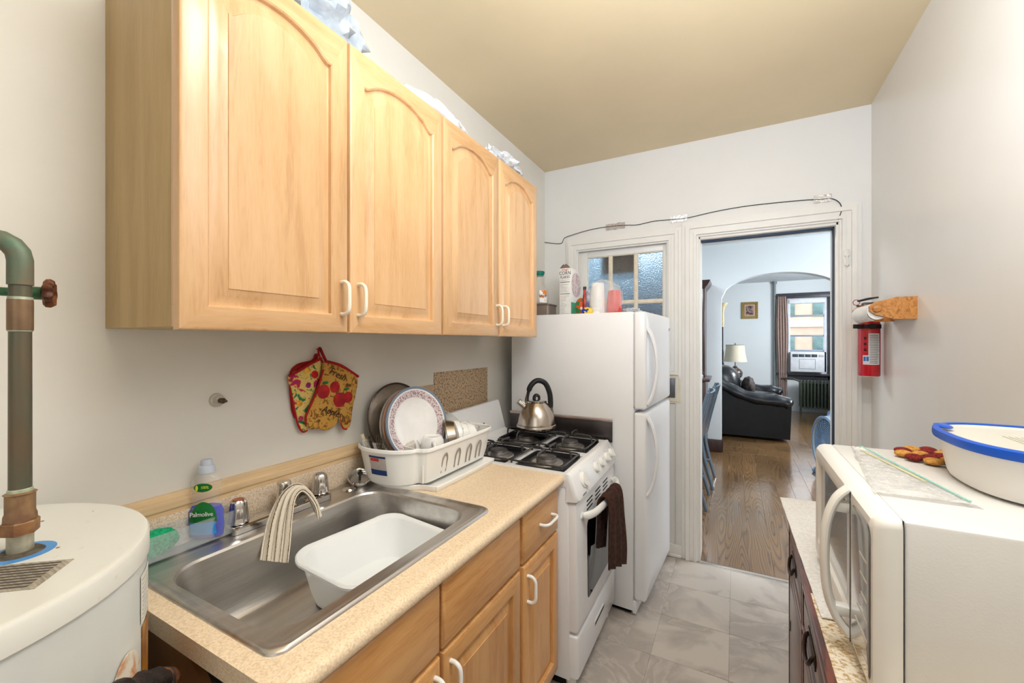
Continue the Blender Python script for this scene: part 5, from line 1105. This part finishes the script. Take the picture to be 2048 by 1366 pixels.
def chair(loc, lab):
    t = thing('dining_chair', lab, 'chair', loc, local=True, group='slate dining chairs at the table')
    obj('seat', G().box((-.44, -.21, .43), (-.02, .21, .465), .012), ch_m, t)
    def bx_(z): return .0+.115*max(0, (z-.45)/.5)**1.15
    for y in (-.20, .20):
        obj('back_post', G().tube([(-.02+bx_(z)+(-.0 if z > .4 else .10*(1-z/.45)**1.3), y, z) for z in (0, .15, .3, .45, .6, .75, .9, .945)], [.014, .016, .018, .019, .018, .017, .016, .014], 8), ch_m, t)
        obj('front_leg', G().tube([(-.41, y*.95, 0), (-.41, y*.95, .43)], [.014, .018], 8), ch_m, t)
    for z0, z1, nm in ((.86, .95, 'top_rail'), (.50, .85, 'back_panel')):
        def f(u, v, z0=z0, z1=z1): z = z0+(z1-z0)*v; y = -.195+.39*u; return (-.012+bx_(z)+.022*math.cos((u-.5)*PI), y, z)
        obj(nm, G().grid(f, 12, 5, .014), ch_m, t)
    obj('stretcher', G().box((-.41, -.01, .2), (.05, .01, .225), .003), ch_m, t)
    return t
chair((-.285, 3.86, 0), 'slate blue dining chair with curved back, nearer the kitchen doorway')
chair((-.262, 4.42, 0), 'slate blue dining chair with curved back, behind the nearer one')
t = thing('dining_table', 'dark dining table with a pale glint painted over its top, just left of the slate chairs', 'table', (-.95, 4.1, 0))
obj('table_top', G().box((-1.5, 3.45, .735), (-.375, 4.85, .76), .006), M('table_glint', (170, 196, 204), .08, coat=1.), t)  # pale blue colour stands for the glint along the table edge
for x in (-1.4, -.48):
    for y in (3.55, 4.75): obj('leg', G().box((x-.03, y-.03, 0), (x+.03, y+.03, .735), .004), mahog_m, t)
# floor fan
fb = M('fan_blue_grey', (120, 150, 182), .35, var=.04); fw = M('fan_pale', (176, 192, 204), .35, var=.03)
t = thing('floor_fan', 'blue-grey round drum floor fan on the oak floor by the doorway', 'fan', (.86, 5.2, .0), local=True, rz=math.radians(194))
hz = .315
obj('drum', G().lathe([(.265, -.075), (.285, -.06), (.292, 0), (.285, .06), (.265, .075), (.255, .06), (.26, 0), (.255, -.06), (.265, -.075)], (0, 0, hz), (1, 0, -.0), 56), fw, t)
obj('front_ring', G().lathe([(.262, .070), (.285, .066), (.289, .075), (.272, .082), (.262, .078)], (0, 0, hz), (1, 0, 0), 56), fb, t)
for k in range(12): 
    r = .06+.017*k; obj('grille_ring', G().tube([(.078-.03*(r/.27)**3, r*math.cos(a), hz+r*math.sin(a)) for a in [j*2*PI/36 for j in range(36)]], .0042, 5, closed=True), fb, t)
for k in range(30):
    a = 2*PI*k/30; obj('grille_spoke', G().tube([(.08, .05*math.cos(a), hz+.05*math.sin(a)), (.074, .16*math.cos(a+.12), hz+.16*math.sin(a+.12)), (.055, .268*math.cos(a+.25), hz+.268*math.sin(a+.25))], .0026, 5), fb, t)
obj('back_grille', G().lathe([(0, -.05), (.262, -.05), (.262, -.045), (0, -.045)], (0, 0, hz), (1, 0, 0), 40), M('fan_back', (86, 110, 138), .5), t)
obj('hub', G().lathe([(0, .095), (.03, .092), (.05, .082), (.052, .06), (0, .06)], (0, 0, hz), (1, 0, 0), 24), fb, t)
for k in range(5):
    a = 2*PI*k/5
    def f(u, v, a=a): r = .04+.20*u; b_ = a+.55*(v-.5)*(.6+.6*u); return (-.02+.05*(v-.5), r*math.cos(b_), hz+r*math.sin(b_))
    obj('blade', G().grid(f, 5, 4, .003), M('blade_dark', (70, 84, 100), .4), t)
obj('motor', G().cyl((-.07, 0, hz), (.0, 0, hz), .06, n=20), M('blade_dark', (70, 84, 100), .4), t)
obj('top_handle', G().tube(spline([(0, -.09, hz+.275), (0, -.07, hz+.318), (0, 0, hz+.335), (0, .07, hz+.318), (0, .09, hz+.275)], 4), .013, 10), fb, t)
for y in (-.12, .12): obj('stand_foot', G().tube(spline([(-.13, y, .012), (0, y, .012), (.12, y, .012), (.09, y*1.05, .05), (.02, y*1.3, .07)], 4), .012, 8), fb, t)
# ================================================================ LIVING ROOM
lea = M('black_leather', (20, 23, 27), .3, var=.25, vs=8, bump=.35, bs=14, coat=.25); leab = M('black_leather_side', (12, 12, 14), .55, var=.2, vs=10, bump=.1, bs=40)
t = thing('loveseat', 'black leather loveseat with padded arms seen side-on through the arch', 'sofa', (-.1, 7.3, 0))
def cushion(nm, a, c, r, mat=lea, p=t, bumpy=.012):
    cx_, cy__, cz__ = [(a[i]+c[i])/2 for i in range(3)]; h = [(c[i]-a[i])/2 for i in range(3)]
    def f(d):
        e = 3.2; k = (abs(d.x)**e+abs(d.y)**e+abs(d.z)**e)**(-1/e); return k*(1+bumpy*4*mn.noise(d*3+Vector((cx_*9, cy__, cz__))))
    return obj(nm, G().ball((cx_, cy__, cz__), h[0], h[1], h[2], 36, 22, f), mat, p)
obj('frame', G().box((-.95, 6.66, .05), (.62, 8.34, .42), .03), leab, t)
for y0, y1 in ((6.62, 6.92), (8.08, 8.38)):
    obj('arm_side', G().prism([(-.95, y0+.03, .04), (.645, y0+.03, .04), (.66, y0+.03, .45), (.66, y0+.03, .52), (.2, y0+.03, .56), (-.1, y0+.03, .66), (-.3, y0+.03, .78), (-.95, y0+.03, .80)], (0, y1-y0-.06, 0)), leab, t)
    pts = spline([(-.92, (y0+y1)/2, .80), (-.35, (y0+y1)/2, .785), (-.12, (y0+y1)/2, .70), (.08, (y0+y1)/2, .60), (.30, (y0+y1)/2, .545), (.52, (y0+y1)/2, .535), (.62, (y0+y1)/2, .51), (.665, (y0+y1)/2, .48)], 6)
    n = len(pts); obj('arm_pad', G().tube(pts, [(.165+.008*math.sin(i*.9))*(1 if i < n-7 else max(.25, 1-((i-(n-7))/6.5)**2)**.5) for i in range(n)], 20, flat=.52, up=(0, 0, 1)), lea, t)
cushion('seat_cushion', (-.5, 6.9, .36), (.62, 7.5, .56), .1); cushion('seat_cushion', (-.5, 7.5, .36), (.62, 8.1, .56), .1)
cushion('back_cushion', (-.72, 6.80, .48), (.06, 7.5, 1.0), .1); cushion('back_cushion', (-.72, 7.5, .48), (-.08, 8.1, .96), .1)
g = G().ball((.17, 7.15, .69), .09, .17, .14, 24, 16, lambda d: 1+.1*mn.noise(d*3))
single('throw_pillow', 'dark patterned throw pillow on the loveseat', 'pillow', g, M('dark_pillow', (40, 34, 34), .7, vs=30, col2=(86, 74, 70)), (.17, 7.15, .56))
t = thing('end_table', 'dark end table behind the loveseat holding the lamp', 'table', (-.02, 8.72, 0))
obj('table_top', G().box((-.27, 8.47, .56), (.23, 8.97, .60), .006), mahog_m, t)
for x in (-.23, .19):
    for y in (8.51, 8.93): obj('leg', G().box((x-.02, y-.02, 0), (x+.02, y+.02, .56)), mahog_m, t)
lx, ly = -.005, 8.7
t = thing('table_lamp', 'table lamp with cream bell shade and dark mosaic base', 'lamp', (lx, ly, .60))
obj('base', G().lathe([(0, .60), (.08, .60), (.085, .615), (.055, .63), (.07, .66), (.12, .73), (.125, .79), (.10, .84), (.05, .875), (.03, .89), (.035, .905), (0, .91)], (lx, ly, 0), n=40), M('mosaic_base', (52, 40, 36), .2, vs=50, col2=(150, 130, 112), lo=.5, hi=.6, coat=.6), t)
obj('stem', G().cyl((lx, ly, .9), (lx, ly, 1.31), .007, n=8), black_m, t)
obj('shade', G().lathe([(.195, .985), (.180, 1.05), (.165, 1.13), (.155, 1.22), (.152, 1.292), (.149, 1.292), (.160, 1.13), (.190, .987)], (lx, ly, 0), n=48, ring=lambda a, z: 1+.012*math.cos(a*24)), M('cream_shade', (224, 214, 190), .7, var=.03), t)
obj('shade_trim', G().lathe([(.150, 1.288), (.156, 1.288), (.156, 1.296), (.150, 1.296)], (lx, ly, 0), n=40), M('shade_trim', (150, 136, 116), .6), t)
obj('finial', G().lathe([(0, 1.30), (.010, 1.302), (.014, 1.312), (.008, 1.325), (0, 1.332)], (lx, ly, 0), n=14), M('finial', (150, 140, 130), .3, .6), t)
# torchiere floor lamp half hidden by the arch
tx, ty = -.205, 8.45
t = thing('floor_lamp', 'dark ornate floor lamp with pale gold cloth, half hidden by the arch', 'lamp', (tx, ty, 0))
obj('base', G().lathe([(0, 0), (.14, 0), (.13, .02), (.04, .05), (0, .05)], (tx, ty, 0), n=28), black_m, t)
obj('pole', G().lathe([(.014, .04), (.014, .8), (.03, .84), (.014, .88), (.024, .95), (.012, 1.0), (.02, 1.15), (.012, 1.22), (.014, 1.9)], (tx, ty, 0), n=16), black_m, t)
obj('shade', G().lathe([(.022, 1.62), (.026, 1.75), (.022, 1.88), (.04, 1.98), (.09, 2.05), (.088, 2.052), (.03, 1.98), (0, 1.9)], (tx, ty, 0), n=28), M('gold_cloth', (224, 206, 160), .7, var=.1), t)
# picture on far wall
t = thing('framed_picture', 'small gold-framed picture on the far living room wall', 'picture', (.256, 9.79, 2.0))
gf = M('gold_frame', (150, 126, 70), .35, .5, var=.2, vs=60)
obj('frame', moulding(G(), .165, 1.875, .350, 2.110, 9.8, .05, steps=((0, .012), (.3, .022), (.7, .03), (.9, .02))), gf, t)
obj('mat_board', G().box((.165, 9.79, 1.875), (.350, 9.798, 2.11)), M('picture_mat', (196, 160, 140), .6), t)
obj('print', G().box((.190, 9.786, 1.90), (.325, 9.791, 2.085)), M('picture_print', (60, 44, 50), .6, vs=22, col2=(168, 140, 130), lo=.4, hi=.62), t)
# vertical heating pipe
t = thing('heating_pipe', 'grey heating riser pipe in the corner by the window', 'pipe', (.685, 9.76, 0))
obj('pipe', G().cyl((.685, 9.76, 0), (.685, 9.76, 2.55), .024, n=16), M('grey_pipe', (128, 136, 138), .4, .3), t)
obj('collar', G().cyl((.685, 9.76, 2.50), (.685, 9.76, 2.55), .04, n=16), M('grey_pipe', (128, 136, 138), .4, .3), t)
# window
dkw = M('dark_window_wood', (60, 58, 66), .4, var=.15, vs=20)
g = G().box((.74, 9.765, .62), (.90, 9.80, 2.29), .004).box((1.54, 9.765, .62), (1.72, 9.80, 2.29), .004).box((.72, 9.755, 2.20), (1.74, 9.80, 2.30), .004)
g.box((.72, 9.70, .70), (1.74, 9.80, .74), .004).box((.74, 9.765, .62), (1.72, 9.80, .70), .003)
struct('trim_7', g, dkw, 'dark wood casing round the street window')
t = thing('window_2', 'white double-hung street window with three lights', None, (1.22, 9.85, .74), kind='structure')
g = G().box((.90, 9.80, .74), (.95, 9.90, 2.2), .003).box((1.49, 9.80, .74), (1.54, 9.90, 2.2), .003).box((.95, 9.80, 2.10), (1.49, 9.90, 2.2), .003).box((.95, 9.80, .74), (1.49, 9.90, .77), .003)
obj('sash_frame', g, M('white_sash', (226, 230, 236), .4), t)
for z in (1.84, 1.45, 1.16): obj('sash_rail', G().box((.95, 9.82, z), (1.49, 9.87, z+.035), .003), M('grey_rail', (150, 160, 176), .4), t)
for z0, z1 in ((1.195, 1.45), (1.485, 1.84), (1.875, 2.10)): obj('pane', G().box((.95, 9.845, z0), (1.49, 9.849, z1)), M('window_pane', (255, 255, 255), .02, trans=1., ior=1.05, var=0), t)
obj('roller_blind', G().box((.93, 9.78, 2.10), (1.51, 9.799, 2.18), .003), M('blind', (232, 236, 240), .6), t)
t = thing('air_conditioner', 'white window air conditioner under the street window panes', 'air conditioner', (1.22, 9.75, .77))
acm = M('ac_white', (222, 224, 228), .4)
obj('housing', G().box((.935, 9.60, .775), (1.47, 9.95, 1.155), .015), acm, t)
for k in range(4): obj('louvre', G().box((.965+.1*k, 9.594, 1.06), (1.055+.1*k, 9.602, 1.115), .003), M('ac_dark', (62, 66, 74), .5), t)
obj('control_strip', G().box((1.375, 9.594, 1.065), (1.455, 9.602, 1.11), .002), M('ac_strip', (190, 186, 186), .4), t)
obj('filter_door', moulding(G(), 1.08, .84, 1.32, 1.015, 9.60, .004, steps=((0, .002),)), M('ac_line', (120, 124, 132), .5), t)
obj('side_panel', G().box((1.47, 9.80, .775), (1.52, 9.83, 1.155)), acm, t)
# curtain and rod
def cf(u, v):
    z = 2.24-1.95*v; xc = .80+.02*v; wd = .075+.02*v+.02*math.sin(v*5); return (xc+(u-.5)*2*wd, 9.70+.025*math.sin(u*9*PI)+.008*math.sin(v*7+u*3), z)
t = thing('curtain', 'dusty brown curtain hanging at left side of street window', 'curtain', (.8, 9.7, .3))
obj('panel', G().grid(cf, 60, 14, .004), M('curtain_brown', (176, 152, 142), .85, var=.06, vs=20, sheen=.2), t)
t = thing('curtain_rod', 'thin dark curtain rod over the street window', 'rod', (1.2, 9.70, 2.25))
obj('rod', G().cyl((.70, 9.70, 2.255), (1.72, 9.70, 2.27), .009, n=10), M('rod_grey', (90, 88, 96), .3, .7), t)
for x in (.74, 1.60): obj('bracket', G().cyl((x, 9.70, 2.26), (x, 9.80, 2.26), .007, n=8), chrome_m, t)
# radiator
t = thing('radiator', 'dark green cast iron column radiator under the window', 'radiator', (1.35, 9.55, 0))
rm = M('radiator_green', (84, 92, 80), .4, .3, var=.12, vs=20)
sec = None
for k in range(11):
    if sec is None:
        g = G()
        for y in (9.49, 9.56, 9.63): g.tube([(1.09, y, .10), (1.09, y, .13), (1.09, y, .57), (1.09, y, .61)], [.014, .019, .019, .014], 10)
        g.tube([(1.09, 9.47, .59), (1.09, 9.65, .59)], .024, 10, flat=1.2).tube([(1.09, 9.47, .12), (1.09, 9.65, .12)], .024, 10)
        sec = obj('radiator_section', g, rm, t); o = sec
    else: o = sec.copy(); COL.objects.link(o)
    o.location = (.053*k, 0, 0)
for x in (1.09, 1.62): obj('leg', G().tube([(x, 9.56, 0), (x, 9.56, .10)], [.022, .014], 10), rm, t)
obj('hub_bar', G().cyl((1.08, 9.56, .59), (1.63, 9.56, .59), .016, n=10).cyl((1.08, 9.56, .12), (1.63, 9.56, .12), .016, n=10), rm, t)
obj('supply_pipe', G().tube(spline([(1.08, 9.56, .60), (.98, 9.58, .64), (.9, 9.62, .65), (.75, 9.72, .62)], 4), .018, 10), rm, t)
# recliner at the right
t = thing('recliner', 'dark brown leather recliner at right edge of the doorway view', 'chair', (1.85, 8.4, 0))
brl = M('brown_leather', (58, 40, 44), .3, var=.2, vs=10, bump=.3, bs=16, coat=.3)
cushion('arm', (1.36, 7.95, .52), (1.62, 8.75, .78), .1, brl, t); obj('base', G().box((1.40, 8.0, .0), (2.25, 8.8, .55), .04), brl, t)
cushion('back', (1.42, 8.55, .45), (2.2, 8.95, 1.06), .1, brl, t); cushion('seat', (1.6, 8.0, .40), (2.1, 8.6, .6), .1, brl, t); cushion('arm', (2.08, 7.95, .52), (2.32, 8.75, .78), .1, brl, t)
# street outside
t = thing('street_building', 'peach and cream building across the street seen through the window', 'building', (3, 24, 0))
obj('wall', G().box((-6, 24, -.5), (14, 30, 5.2)), M('peach_render', (226, 196, 176), .8, var=.08, vs=2), t)
obj('band', G().box((-6, 23.9, 2.05), (14, 24, 2.35)), M('cream_band', (240, 226, 204), .8), t)
for k in range(8):
    for z in (.55, 2.55): obj('window', G().box((-3.2+1.6*k, 23.93, z), (-2.3+1.6*k, 23.99, z+1.1), .02), M('far_glass', (110, 140, 140), .2, var=.2, vs=3), t)
struct('ground', G().box((-20, 9.96, -.6), (30, 40, -.5)), M('street_ground', (160, 158, 152), .8), 'pale street outside the window')
g = G().ball((2.6, 19.5, .0), 6, .8, 1.0, 40, 16, lambda d: 1+.12*mn.noise(d*9))
single('hedge', 'green clipped hedge outside the street window', 'hedge', g, M('hedge_green', (88, 140, 120), .9, var=.3, vs=6), (2.6, 19.5, -.5))
